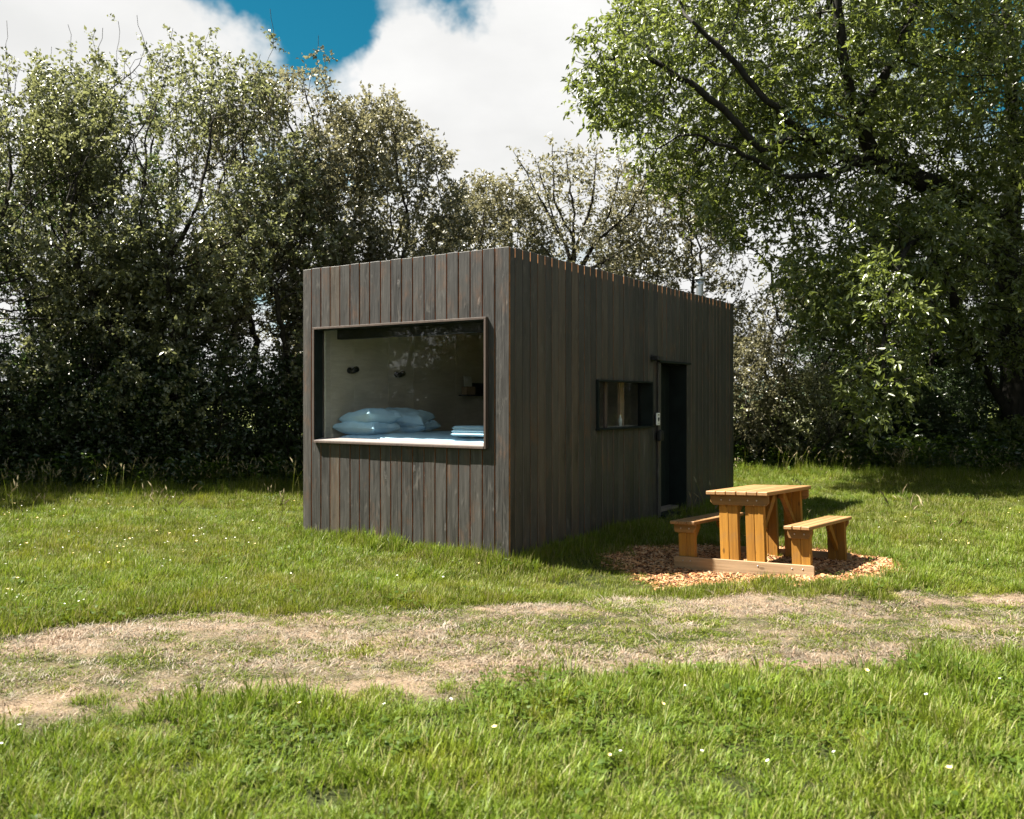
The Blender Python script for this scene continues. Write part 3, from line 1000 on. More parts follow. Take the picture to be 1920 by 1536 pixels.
v_, f_ = soft_box(1.74, YI - .23, 0.30, 40, 50, 0.007, 2.0)
link("mattress", np_mesh("mattress", v_, f_, [M['linen']], smooth=True), bed, (0.875, (YI - .22) / 2, 0.955))
PIL = [(0.50, 2.38, 1.295, 0.70, .48, .19, 88, 0, 0, "lower pillow of the pale blue stack nearest the window jamb"),
       (0.52, 2.34, 1.405, 0.68, .48, .20, 76, 6, 7, "upper pillow of the pale blue stack nearest the window jamb"),
       (1.22, 2.34, 1.290, 0.70, .50, .17, 104, 0, 0, "lower pillow of the pale blue stack deeper in the room"),
       (1.15, 2.36, 1.395, 0.70, .50, .21, 112, -9, -6, "upper pillow of the pale blue stack deeper in the room, corner pointing out")]
for i, (x, y, z, lx, ly, lz, rz, rx_, ry_, lab) in enumerate(PIL):
    o = link("pillow", pillow_mesh(lx, ly, lz, i * 7.3), None, on_cabin(x, y, z), (math.radians(rx_), math.radians(ry_), CAB_A + math.radians(rz)))
    tag(o, lab, "pillow", "pillows on the bed")
tw = empty("folded_towel", on_cabin(0.42, 0.72, 1.232), CAB_A)
tag(tw, "pale blue folded towel lying at the end of the bed beside the glass", "towel")
for k in range(3):
    v_, f_ = soft_box(0.30 - .01 * k, 0.46 - .012 * k, 0.042, 14, 18, 0.003, 9.0 + k)
    link("towel_fold", np_mesh("towel_fold", v_, f_, [M['linen']], smooth=True), tw, (0.004 * k, 0.003 * k, 0.022 + 0.034 * k))

sh = empty("wall_shelf", on_cabin(2.82, YI - 0.001, 1.70), CAB_A)
tag(sh, "black wall shelf deep inside the cabin holding a card and a box", "shelf")
MB().box((0, -.16, -.02), (0.95, 0, 0), .002).build("shelf_board", M['black_metal'], sh)
MB().box((0.32, -.012, 0.001), (0.95, 0, .17), .002).build("back_board", M['black_metal'], sh)
cb = MB(); cb.box((-.11, -.045, 0), (.11, .045, .115), .003)
o = cb.build("small_box", M['cardboard'], None, on_cabin(2.97, YI - 0.07, 1.701), (0, 0, CAB_A)); tag(o, "small brown card box on the black shelf inside", "box")
cd = MB(); cd.box((-.09, -.006, 0), (.09, .006, .145), .001)
o = cd.build("white_card", M['paper'], None, on_cabin(2.96, YI - 0.07, 1.817), (math.radians(-4), 0, CAB_A)); tag(o, "white card standing on the brown box inside the cabin", "card")
bo = MB(); bo.lathe([(0.0, 0), (0.023, 0.0), (0.024, .09), (0.011, .11), (0.010, .14), (0.0, .14)], 18, cap=False)
o = bo.build("glass_bottle", M['bottle'], None, on_cabin(2.84, 0.19, SZ0 + .0235), (0, 0, 0)); tag(o, "pale bottle standing inside the small side window", "bottle")
MB().box((1.9, 0.151, SZ0 - .03), (3.3, 0.29, SZ0 + .022), .002).build("inner_sill", M['ply'], cabin)


# ------------------------------------------------------------------ picnic table with its two benches, joined by ground rails
def table_matrix():
    c, s = math.cos(TAB_YAW), math.sin(TAB_YAW)
    ex = Vector((c, s, 0.045)).normalized()
    ey = Vector((-s, c, -0.019)); ey = (ey - ex * ey.dot(ex)).normalized()
    ez = ex.cross(ey)
    return Matrix(((ex.x, ey.x, ez.x, TAB_O[0]), (ex.y, ey.y, ez.y, TAB_O[1]), (ex.z, ey.z, ez.z, -0.001), (0, 0, 0, 1)))


table = empty("picnic_table")
table.matrix_world = table_matrix()
tag(table, "honey coloured timber picnic table with two attached benches on wood chips", "picnic table")
TL, TOV = 1.03, 0.040
TU0, TU1, TH = 0.387, 1.019, 0.725
BU = ((-0.003, 0.265), (1.165, 1.411)); BH = 0.423


def plank(name, lo, hi, mat, parent, bev=0.005):
    lo, hi = np.array(lo), np.array(hi)
    c = (lo + hi) / 2
    return MB().box(lo - c, hi - c, bev, seg=1).build(name, mat, parent, tuple(c), (0, 0, random.uniform(-.002, .002)))


np_ = 6
pw = (TU1 - TU0) / np_
for k in range(np_):
    plank("table_plank", (TU0 + k * pw + .003, -TOV + random.uniform(-.004, .004), TH - .036), (TU0 + (k + 1) * pw - .003, TL + TOV, TH), M['table_top'], table)
for b0, b1 in BU:
    w = (b1 - b0) / 3
    for k in range(3):
        plank("bench_plank", (b0 + k * w + .003, -.06 + random.uniform(-.004, .004), BH - .032), (b0 + (k + 1) * w - .003, TL + .06, BH), M['table_top'], table)


def bolts(parent, pts, yface, sgn):
    for (x, z) in pts:
        MB().lathe([(0.0, 0), (0.008, 0.0), (0.007, .004), (0.0, .006)], 10, cap=False,
                   M=Matrix.Rotation(math.radians(90 * sgn), 4, 'X')).build("bolt", M['bolt'], parent, (x, yface, z))


for end, (y0, sgn) in enumerate(((0.0, 1), (TL, -1))):
    yo = y0                                   # outer face
    yi = lambda a, b: (min(y0 + sgn * a, y0 + sgn * b), max(y0 + sgn * a, y0 + sgn * b))
    # table: two double legs and a crossbeam with clipped lower corners
    lo_y, hi_y = yi(0.0, 0.024)
    zb, zt = TH - .037 - .098, TH - .037
    mb = MB(); r = .03
    a0, a1 = TU0 + .028, TU1 - .012
    mb.prism([(a0 + r, zb), (a1 - r, zb), (a1, zb + r), (a1, zt), (a0, zt), (a0, zb + r)], 1, lo_y, hi_y, 0, .004)
    cb = mb.build("crossbeam", M['beam'], table)
    ly = lo_y if sgn > 0 else hi_y
    bolts(cb, [(0.53, zb + .05), (0.62, zb + .05), (0.80, zb + .05), (0.89, zb + .05)], ly, sgn)
    l0, l1 = yi(0.025, 0.075)
    for (c0, c1) in ((0.492, 0.585), (0.588, 0.682), (0.760, 0.848), (0.851, 0.943)):
        plank("table_leg", (c0, l0, -0.06), (c1, l1, zt - .001), M['table'], table, .004)
    # bench ends
    for (b0, b1) in BU:
        z1, z0 = BH - .033, BH - .033 - .085
        mb = MB()
        c0, c1 = b0 + .012, b1 - .012
        mb.prism([(c0 + .012, z0), (c1 - .035, z0), (c1, z0 + .055), (c1, z1), (c0, z1), (c0, z0 + .03)], 1, lo_y, hi_y, 0, .004)
        bb = mb.build("bench_beam", M['beam'], table)
        bolts(bb, [((b0 + b1) / 2 - .045, z0 + .042), ((b0 + b1) / 2 + .045, z0 + .042)], ly, sgn)
        m_ = (b0 + b1) / 2
        for (c0, c1) in ((m_ - .088, m_ - .0015), (m_ + .0015, m_ + .088)):
            plank("bench_leg", (c0, l0, -0.06), (c1, l1, z1 - .001), M['table'], table, .004)
    # ground rail
    mb = MB(); mb.prism([(0.0, -.07), (1.413, -.07), (1.413, .055), (1.395, .068), (0.018, .068), (0.0, .055)], 1, lo_y, hi_y, 0, .003)
    gr = mb.build("ground_rail", M['rail'], table)
    bolts(gr, [(1.21, .03), (1.31, .03), (0.88, .03), (.10, .03), (0.18, .03)], ly, sgn)
    # diagonal braces under table and benches
    for (c0, c1, top, run, drop) in ((0.545, 0.59, TH - .038, .34, .36), (0.86, 0.905, TH - .038, .34, .36),
                                     (0.11, .15, BH - .034, .22, .24), (1.27, 1.31, BH - .034, .22, .24)):
        ya, yb = y0 + sgn * .076, y0 + sgn * (.076 + run)
        MB().prism([(p[0], p[1]) for p in [(ya, top - drop - .06), (yb, top - .06), (yb, top), (yb - sgn * .04, top), (ya, top - drop)]], 0, c0, c1, 0, .003).build("brace", M['table'], table)
# beams along the middle, under the tops
plank("centre_beam", (0.69, 0.05, TH - .08), (0.735, TL - .05, TH - .037), M['table'], table)


# ------------------------------------------------------------------ scattering with geometry nodes
def scatter(name, pts, rot, scale, idx, protos, kind='stuff', label=None, cat=None):
    coll = bpy.data.collections.new(name + "_source")
    for i, p in enumerate(protos):
        o = bpy.data.objects.new("%s_%02d" % (name, i), p)
        coll.objects.link(o)
    me = bpy.data.meshes.new(name)
    me.vertices.add(len(pts))
    me.vertices.foreach_set("co", np.ascontiguousarray(pts, dtype=np.float32).ravel())
    a = me.attributes.new("rot", 'FLOAT_VECTOR', 'POINT'); a.data.foreach_set("vector", np.ascontiguousarray(rot, dtype=np.float32).ravel())
    a = me.attributes.new("scl", 'FLOAT_VECTOR', 'POINT'); a.data.foreach_set("vector", np.ascontiguousarray(scale, dtype=np.float32).ravel())
    a = me.attributes.new("idx", 'INT', 'POINT'); a.data.foreach_set("value", np.ascontiguousarray(idx, dtype=np.int32))
    me.update()
    o = link(name, me)
    ng = bpy.data.node_groups.new(name, 'GeometryNodeTree')
    ng.interface.new_socket("Geometry", in_out='INPUT', socket_type='NodeSocketGeometry')
    ng.interface.new_socket("Geometry", in_out='OUTPUT', socket_type='NodeSocketGeometry')
    N, L = ng.nodes, ng.links
    gi, go = N.new('NodeGroupInput'), N.new('NodeGroupOutput')
    ip = N.new('GeometryNodeInstanceOnPoints')
    ci = N.new('GeometryNodeCollectionInfo')
    ci.inputs['Collection'].default_value = coll
    ci.inputs['Separate Children'].default_value = True
    ci.inputs['Reset Children'].default_value = True

    def named(nm, typ):
        n = N.new('GeometryNodeInputNamedAttribute'); n.data_type = typ
        n.inputs['Name'].default_value = nm
        return [s for s in n.outputs if s.enabled and s.name == 'Attribute'][0]
    L.new(gi.outputs[0], ip.inputs['Points'])
    L.new(ci.outputs[0], ip.inputs['Instance'])
    ip.inputs['Pick Instance'].default_value = True
    L.new(named('idx', 'INT'), ip.inputs['Instance Index'])
    L.new(named('rot', 'FLOAT_VECTOR'), ip.inputs['Rotation'])
    L.new(named('scl', 'FLOAT_VECTOR'), ip.inputs['Scale'])
    L.new(ip.outputs[0], go.inputs[0])
    md = o.modifiers.new("scatter", 'NODES'); md.node_group = ng
    tag(o, label, cat, None, kind)
    return o


def blade_clump(rng, n, radius, h0, h1, w0, w1, lean, mat, flat=0.0):
    """n curved three-segment grass blades"""
    ang = rng.uniform(0, 2 * np.pi, n); rr = radius * np.sqrt(rng.uniform(0, 1, n))
    base = np.stack([rr * np.cos(ang), rr * np.sin(ang), np.full(n, -0.012)], 1)
    az = ang + rng.normal(0, 1.0, n)
    d = np.stack([np.cos(az), np.sin(az), 0 * az], 1)
    ht = rng.uniform(h0, h1, n) * (1 - 0.3 * rr / radius)
    ln = np.abs(rng.normal(lean, lean * 0.5, n))
    side = np.stack([-np.sin(az + rng.normal(0, .5, n)), np.cos(az), 0 * az], 1); side = norm(side)
    w = rng.uniform(w0, w1, n)
    rows = []
    for t, ws in ((0, .8), (.38, 1.0), (.74, .7)):
        out = ht * ln * t ** 1.7
        up = ht * (t - 0.32 * np.minimum(ln, 1.6) * t ** 2.2)
        p = base + d * out[:, None] + np.array([0, 0, 1]) * up[:, None]
        rows += [p - side * (w * ws / 2)[:, None], p + side * (w * ws / 2)[:, None]]
    tip = base + d * (ht * ln)[:, None] + np.array([0, 0, 1]) * (ht * (1 - 0.32 * np.minimum(ln, 1.6)))[:, None]
    rows.append(tip)
    V = np.stack(rows, 1).reshape(-1, 3)
    o = np.arange(n)[:, None] * 7
    T = np.concatenate([o + np.array([[0, 1, 3]]), o + np.array([[0, 3, 2]]), o + np.array([[2, 3, 5]]), o + np.array([[2, 5, 4]]), o + np.array([[4, 5, 6]])])
    r1, r2 = rng.uniform(0, 1, n), rng.uniform(0, 1, n)
    return np_mesh("blades", V, T, [mat], {'rnd': ('FACE', np.tile(r1, 5)), 'rnd2': ('FACE', np.tile(r2, 5))})


def broad_clump(rng, n, radius, length, width, rise, mat):
    """rosette of broad leaves"""
    Vs, Ts, rn = [], [], []
    for i in range(n):
        az = rng.uniform(0, 2 * np.pi); L_ = length * rng.uniform(.6, 1.2); w = width * rng.uniform(.7, 1.2)
        b = np.array([rng.normal(0, radius), rng.normal(0, radius), rng.uniform(0, rise)])
        d = np.array([np.cos(az), np.sin(az), 0]); s = np.array([-np.sin(az), np.cos(az), 0]); el = rng.uniform(.1, .9)
        o = len(Vs)
        for t, ws in ((0, .25), (.35, 1), (.7, .85)):
            p = b + d * L_ * t * np.cos(el) + np.array([0, 0, L_ * (t * np.sin(el) - .35 * t * t)])
            Vs += [p - s * w * ws / 2 + np.array([0, 0, w * .12]), p + s * w * ws / 2 + np.array([0, 0, w * .12])]
        Vs.append(b + d * L_ * np.cos(el) + np.array([0, 0, L_ * (np.sin(el) - .35)]))
        Ts += [(o, o + 1, o + 3), (o, o + 3, o + 2), (o + 2, o + 3, o + 5), (o + 2, o + 5, o + 4), (o + 4, o + 5, o + 6)]
        rn += [rng.uniform()] * 5
    return np_mesh("broad_leaves", np.array(Vs), np.array(Ts), [mat], {'rnd': ('FACE', rn)})


def seed_clump(rng, n, h0, h1):
    """tall flowering grass stalks with nodding seed heads"""
    Vs, Ts, mi, rn = [], [], [], []
    for i in range(n):
        az = rng.uniform(0, 2 * np.pi); h = rng.uniform(h0, h1); ln = rng.uniform(.05, .35) * h
        d = np.array([np.cos(az), np.sin(az), 0]); s = np.array([-np.sin(az), np.cos(az), 0])
        b = np.array([rng.normal(0, .12), rng.normal(0, .12), 0]); o = len(Vs); pts = []
        for t in np.linspace(0, 1, 5):
            pts.append(b + d * ln * t ** 2 + np.array([0, 0, h * (t - .1 * t ** 3)]))
        for p in pts: Vs += [p - s * .0022, p + s * .0022]
        for k_ in range(4):
            a = o + 2 * k_; Ts += [(a, a + 1, a + 3), (a, a + 3, a + 2)]; mi += [0, 0]
        tip, pre = pts[-1], pts[-2]; dr = norm(tip - pre)
        hl = rng.uniform(.05, .13); wd = rng.uniform(.006, .014)
        for sd in (s, np.cross(dr, s)):
            o = len(Vs)
            Vs += [tip - dr * .01, tip + dr * hl * .4 + sd * wd, tip + dr * hl * .4 - sd * wd, tip + dr * hl + d * .02]
            Ts += [(o, o + 1, o + 2), (o + 1, o + 3, o + 2)]; mi += [1, 1]
    n_ = len(Ts)
    return np_mesh("stalks", np.array(Vs), np.array(Ts), [M['grass'], M['seed']], {'rnd': ('FACE', rng.uniform(0, 1, n_)), 'rnd2': ('FACE', rng.uniform(0, 1, n_))}, mi)


def flower_mesh(rng, mat, n_pet, r, cup):
    Vs, Ts, mi = [], [], []
    h = .10
    Vs += [(-.001, 0, 0), (.001, 0, 0), (0.004, 0, h), (.006, 0, h)]; Ts += [(0, 1, 3), (0, 3, 2)]; mi += [1, 1]
    for k_ in range(n_pet):
        a = 2 * math.pi * k_ / n_pet; w = math.pi / n_pet * .95
        o = len(Vs)
        Vs += [(.005, 0, h), (.005 + r * .8 * math.cos(a - w), r * .8 * math.sin(a - w), h + cup), (.005 + r * math.cos(a), r * math.sin(a), h + cup * 1.15), (.005 + r * .8 * math.cos(a + w), r * .8 * math.sin(a + w), h + cup)]
        Ts += [(o, o + 1, o + 2), (o, o + 2, o + 3)]; mi += [0, 0]
    n_ = len(Ts)
    return np_mesh("flower", np.array(Vs), np.array(Ts), [mat, M['grass']], {'rnd': ('FACE', [.5] * n_), 'rnd2': ('FACE', [.2] * n_)}, mi)


def field_points(n, y0, y1, rng, margin=1.6):
    """random points over the part of the meadow around the view"""
    y = np.sqrt(rng.uniform((y0 + 2) ** 2, (y1 + 2) ** 2, n)) - 2
    x = rng.uniform(-1, 1, n) * (0.60 * y + margin)
    return x, y


def keep_clear(x, y, grow=0.02):
    a, b = cab_local(x, y)
    inside = (a > -grow) & (a < CAB_LEN + grow) & (b > -grow) & (b < CAB_W + grow)
    return ~inside


def near_wall(x, y):
    a, b = cab_local(x, y)
    dx = np.maximum(np.maximum(-a, a - CAB_LEN), 0); dy = np.maximum(np.maximum(-b, b - CAB_W), 0)
    return np.hypot(dx, dy)


rng = np.random.default_rng(21)
protos = []
protos += [blade_clump(rng, 58, .085, .045, .14, .0032, .0064, .45, M['lush']) for _ in range(4)]       # 0-3 lush
protos += [blade_clump(rng, 54, .10, .045, .12, .003, .0058, .42, M['grass']) for _ in range(4)]      # 4-7 meadow
protos += [blade_clump(rng, 40, .08, .02, .05, .0035, .006, .8, M['grass']) for _ in range(2)]         # 8-9 mown green
protos += [blade_clump(rng, 44, .09, .015, .045, .003, .0055, 1.3, M['dry']) for _ in range(2)] + [blade_clump(rng, 26, .10, .02, .04, .003, .005, 3.2, M['dry'])]        # 10-12 dry
protos += [broad_clump(rng, 12, .035, .048, .022, .05, M['weed']) for _ in range(2)]                     # 13-14 broad weeds
protos += [broad_clump(rng, 26, .06, .028, .018, .06, M['weed']) for _ in range(2)]                    # 15-16 clover
PX, PY, PI_, PS = [], [], [], []
for (y0, y1, dens) in ((2.7, 5.2, 270), (5.2, 8.2, 400), (8.2, 12, 170), (12, 20.5, 105)):
    area = (y1 - y0) * (1.2 * (y0 + y1) / 2 + 3.2)
    n = int(area * dens)
    x, y = field_points(n, y0, y1, rng)
    keep = keep_clear(x, y, .015) & (y < hedge_y(x) + 0.7) & (chip_mask(x, y) < rng.uniform(.15, 1.02, n))
    x, y = x[keep], y[keep]
    spot = smooth((fbm(x * 1.3, y * 4.2, 55) - .60) / .08) * dry_mask(x, y)[1]       # worn bare spots in the track
    keep = rng.uniform(0, 1, len(x)) > .22 * spot
    x, y = x[keep], y[keep]
    n = len(x)
    dry, band = dry_mask(x, y)
    u = rng.uniform(0, 1, n)
    t = path_t(x, y)
    fore = t < 0.15
    idx = np.where(fore, rng.integers(0, 4, n), rng.integers(4, 8, n))
    idx = np.where(fore & (u < .22), rng.integers(4, 8, n), idx)
    idx = np.where(~fore & (fbm(x * .5, y * .5, 61) > .56) & (u < .55), rng.integers(0, 4, n), idx)
    short = (band > rng.uniform(.25, .75, n))
    idx = np.where(short, rng.integers(8, 10, n), idx)
    isdry = short & (rng.uniform(0, 1, n) < dry * 1.05)
    idx = np.where(isdry, rng.integers(10, 13, n), idx)
    wp = fbm(x * 1.4, y * 1.4, 71)
    weed = ~short & (rng.uniform(0, 1, n) < np.where(fore, .22, .06) * np.clip((wp - .40) * 7, 0, 2.4))
    idx = np.where(weed, rng.integers(13, 17, n), idx)
    sc = rng.uniform(.6, 1.35, n) * (0.22 + 1.55 * fbm(x * 2.3, y * 2.3, 81))
    nw = near_wall(x, y)
    sc *= np.where(nw < .45, 1.0 + 1.1 * smooth((.45 - nw) / .45), 1.0)
    sc *= 1 - .55 * np.exp(-((x - 1.2) / .9) ** 2 - ((y - 8.25) / .55) ** 2)
    hd = hedge_y(x) - y
    sc *= 1.0 + 2.0 * smooth((2.4 - hd) / 2.4)
    PX.append(x); PY.append(y); PI_.append(idx); PS.append(sc)
# extra tufts along the foot of the walls
n = 620
s = rng.uniform(0, 1, n); w = np.abs(rng.normal(0, .10, n)) + .03
fr = rng.uniform(0, 1, n) < .42
a = np.where(fr, -w, s * CAB_LEN); b = np.where(fr, s * CAB_W, -w)
x = CAB_O[0] + a * CAB_R[0] + b * CAB_L[0]; y = CAB_O[1] + a * CAB_R[1] + b * CAB_L[1]
k_ = (chip_mask(x, y) < .5) & ~((a > 3.2) & (a < 5.2))
PX.append(x[k_]); PY.append(y[k_]); PI_.append(rng.integers(0, 8, k_.sum())); PS.append(rng.uniform(1.1, 2.0, k_.sum()))
x, y, idx, sc = map(np.concatenate, (PX, PY, PI_, PS))
n = len(x)
rot = np.stack([rng.normal(0, .10, n), rng.normal(0, .10, n), rng.uniform(0, 6.283, n)], 1)
wsc = np.clip(sc, .8, 1.3)
scatter("grass", np.stack([x, y, ground_h(x, y)], 1), rot, np.stack([wsc, wsc, sc], 1), idx, protos, label="short and tufted meadow grass with a dry mown track", cat="grass")

# tall seed stalks
sp = [seed_clump(rng, 7, .28, .62) for _ in range(4)]
x1 = rng.uniform(-12, 14, 260); y1 = hedge_y(x1) - np.abs(rng.normal(.1, .55, 260)) + .5
x2, y2 = field_points(60, 9, 16, rng)
x, y = np.concatenate([x1, x2]), np.concatenate([y1, y2])
k_ = keep_clear(x, y, .1) & (chip_mask(x, y) < .1); x, y = x[k_], y[k_]; n = len(x)
sc = rng.uniform(.6, 1.15, n)
scatter("flowering_grass", np.stack([x, y, ground_h(x, y)], 1), np.stack([rng.normal(0, .1, n), rng.normal(0, .1, n), rng.uniform(0, 6.28, n)], 1), np.stack([sc] * 3, 1), rng.integers(0, 4, n), sp,
        label="tall flowering grass stalks along the foot of the hedge", cat="grass")

# meadow flowers
fp = [flower_mesh(rng, M['petal_white'], 9, .009, .001), flower_mesh(rng, M['petal_yellow'], 5, .013, .008), flower_mesh(rng, M['petal_white'], 6, .008, .002)]
x1, y1 = field_points(300, 2.8, 5.6, rng); x2, y2 = field_points(1500, 7.6, 14, rng)
x3 = rng.normal(-4.6, 1.3, 420); y3 = rng.normal(8.0, .8, 420)
x, y = np.concatenate([x1, x2, x3]), np.concatenate([y1, y2, y3])
k_ = keep_clear(x, y, .1) & (chip_mask(x, y) < .1) & (dry_mask(x, y)[1] < .3) & ((fbm(x * .9, y * .9, 91) > .5) | (rng.uniform(0, 1, len(x)) < .15)) & (rng.uniform(0, 1, len(x)) < np.where(x < -3, .6, .3))
x, y = x[k_], y[k_]; n = len(x)
sc = rng.uniform(.7, 1.2, n)
fi = np.where(y < 6, rng.choice([0, 1, 1, 2], n), rng.choice([0, 2, 2, 1], n))
scatter("meadow_flowers", np.stack([x, y, ground_h(x, y)], 1), np.stack([rng.normal(0, .25, n), rng.normal(0, .25, n), rng.uniform(0, 6.28, n)], 1), np.stack([sc] * 3, 1), fi, fp,
        label="tiny white and yellow flowers dotted through the grass", cat="flowers")

# wood chips round the table
chip_mats = []
for i, c in enumerate(((0.30, 0.132, 0.055), (0.45, 0.235, 0.105), (0.11, 0.045, 0.022), (0.46, 0.285, 0.16))):
    chip_mats.append(plain('wood_chip_%d' % i, c, 0.8, 0.2, var=.25, scale=30))
cps = []
for i in range(12):
    lx, ly, lz = rng.uniform(.02, .065), rng.uniform(.008, .026), rng.uniform(.002, .007)
    mb = MB(); mb.prism([(-lx / 2, -ly / 2), (lx / 2 * rng.uniform(.6, 1), -ly / 2 * rng.uniform(.4, 1)), (lx / 2, ly / 2 * rng.uniform(.3, 1)), (-lx / 2 * rng.uniform(.6, 1), ly / 2)], 2, -lz / 2, lz / 2)
    cps.append(mb.mesh("chip", chip_mats[i % 4]))
n = 30000
u, v = rng.uniform(-1.2, 2.4, n), rng.uniform(-1.1, 2.1, n)
x = TAB_O[0] + u * TAB_U[0] + v * TAB_V[0]; y = TAB_O[1] + u * TAB_U[1] + v * TAB_V[1]
k_ = keep_clear(x, y, .02) & (chip_mask(x, y) > rng.uniform(.05, .95, n)); x, y = x[k_], y[k_]; n = len(x)
sc = rng.uniform(.4, 1.2, n) ** 1.2
scatter("wood_chips", np.stack([x, y, ground_h(x, y) + rng.uniform(.0, .012, n)], 1), np.stack([rng.normal(0, .3, n), rng.normal(0, .3, n), rng.uniform(0, 6.28, n)], 1), np.stack([sc] * 3, 1), rng.integers(0, 12, n), cps,
        label="loose orange brown wood chips spread under the picnic table", cat="wood chips")


# ------------------------------------------------------------------ trees
def ellipsoid(rng, n, c, r, hollow=0.0):
    v = norm(rng.normal(0, 1, (n, 3)))
    q = rng.uniform(hollow ** 3, 1, n) ** (1 / 3)
    return np.array(c) + v * q[:, None] * np.array(r)


def grow(rng, lines, attr, step=0.25, reach=2.2, kill=0.38, iters=90, up=0.05):
    """space colonisation from given starting polylines towards attraction points"""
    P, par = [], []
    for ln in lines:
        ln = [np.array(p, float) for p in ln]
        if P:
            d = np.linalg.norm(np.array(P) - ln[0], axis=1); last = int(np.argmin(d))
        else:
            P.append(ln[0]); par.append(-1); last = 0
        for a, b in zip(ln, ln[1:]):
            m = max(1, int(np.ceil(np.linalg.norm(b - a) / step)))
            for k in range(1, m + 1):
                P.append(a + (b - a) * k / m + rng.normal(0, step * .07, 3)); par.append(last); last = len(P) - 1
    P = np.array(P); par = list(par)
    near = np.full(len(attr), 1e9); ni = np.zeros(len(attr), int)

    def update(new, start):
        nonlocal near, ni
        for s in range(0, len(new), 400):
            blk = new[s:s + 400]
            D = np.linalg.norm(attr[:, None, :] - blk[None], axis=2)
            j = D.argmin(1); dm = D[np.arange(len(attr)), j]
            b = dm < near
            near[b] = dm[b]; ni[b] = start + s + j[b]
    update(P, 0)
    for it in range(iters):
        ok = near > kill
        attr, near, ni = attr[ok], near[ok], ni[ok]
        act = near < reach
        if not act.any(): break
        ids, inv = np.unique(ni[act], return_inverse=True)
        S = np.zeros((len(ids), 3))
        np.add.at(S, inv, norm(attr[act] - P[ni[act]]))
        d = norm(norm(S) + rng.normal(0, .16, S.shape) + np.array([0, 0, up]))
        new = P[ids] + d * step
        free = np.ones(len(new), bool)
        for s in range(0, len(new), 300):
            free[s:s + 300] = np.linalg.norm(P[None] - new[s:s + 300, None], axis=2).min(1) > step * .62
        stuck = np.isin(ni, ids[~free]) & act
        near[stuck] = np.where(rng.uniform(0, 1, stuck.sum()) < .35, 0.0, near[stuck])
        new, ids = new[free], ids[free]
        if not len(new): continue
        start = len(P)
        P = np.concatenate([P, new]); par += list(ids)
        update(new, start)
    return P, np.array(par)


def tree_mesh(P, par, r_tip, r_base, power=2.3):
    n = len(P)
    acc = np.zeros(n); kids = np.zeros(n, int)
    for i in range(n - 1, 0, -1):
        pass
    # children always have larger index except for polyline joints, which also point back
    r = np.zeros(n)
    for i in range(n - 1, -1, -1):
        if acc[i] == 0: acc[i] = r_tip ** power
        r[i] = acc[i] ** (1 / power)
        if par[i] >= 0: acc[par[i]] += acc[i]; kids[par[i]] += 1
    s = r_base / r[0]
    ex = np.log(max(s * r[0], 1e-6) / r_tip) / np.log(r[0] / r_tip)
    r = r_tip * (r / r_tip) ** ex
    main = np.full(n, -1)
    for i in range(1, n):
        p = par[i]
        if main[p] < 0 or r[i] > r[main[p]]: main[p] = i
    e = np.arange(1, n); p = par[1:]
    d = norm(P[e] - P[p])
    pd = np.zeros((n, 3)); pd[1:] = d; pd[0] = np.array([0, 0, 1])
    is_main = main[p] == e
    d0 = np.where(is_main[:, None], norm(pd[p] + d), d)
    d1 = d.copy()
    m_of = main[e]; has = m_of >= 0
    d1[has] = norm(d[has] + norm(P[m_of[has]] - P[e[has]]))
    r0 = np.where(is_main, r[p], np.minimum(r[p], r[e] * 1.35)); r1 = r[e]
    Vs, Ts, off = [], [], 0
    for lo, hi, k in ((0, .02, 4), (.02, .07, 6), (.07, 9, 10)):
        sel = (r1 >= lo) & (r1 < hi)
        if not sel.any(): continue
        ring = []
        for (c, dd, rr) in ((P[p[sel]], d0[sel], r0[sel]), (P[e[sel]], d1[sel], r1[sel])):
            ref = np.where(np.abs(dd[:, 2:3]) < .9, np.array([[0, 0, 1.0]]), np.array([[1.0, 0, 0]]))
            a = norm(np.cross(dd, ref)); b = np.cross(dd, a)
            th = np.arange(k) * 2 * np.pi / k
            ring.append(c[:, None] + rr[:, None, None] * (a[:, None] * np.cos(th)[None, :, None] + b[:, None] * np.sin(th)[None, :, None]))
        V = np.concatenate(ring, 1).reshape(-1, 3)
        m = sel.sum(); o = np.arange(m)[:, None] * 2 * k + off
        for i in range(k):
            j = (i + 1) % k
            Ts.append(o + np.array([[i, j, k + j, k + i]]))
        Vs.append(V); off += len(V)
    return np.concatenate(Vs), np.concatenate(Ts), r, pd


def leaf_verts(rng, base, d, length, width, droop=0.0, up=0.6, fold=.22):
    n = len(base)
    d = norm(d + np.array([0, 0, -droop]))
    nn = norm(rng.normal(0, 1, (n, 3)) + np.array([0, 0, up * 1.8]))
    s = norm(np.cross(d, nn)); nrm = np.cross(s, d)
    k_ = rng.uniform(.5, 1.35, n); L_ = (length * k_)[:, None]; w = (width * k_ * rng.uniform(.8, 1.2, n))[:, None]
    b = base; t = base + d * L_ - nrm * L_ * .12
    m = base + d * L_ * .45
    l = m - s * w / 2 + nrm * w * fold; r_ = m + s * w / 2 + nrm * w * fold
    V = np.stack([b, l, t, r_], 1).reshape(-1, 3)
    o = np.arange(n)[:, None] * 4
    T = np.concatenate([o + np.array([[0, 2, 1]]), o + np.array([[0, 3, 2]])])
    return V, T


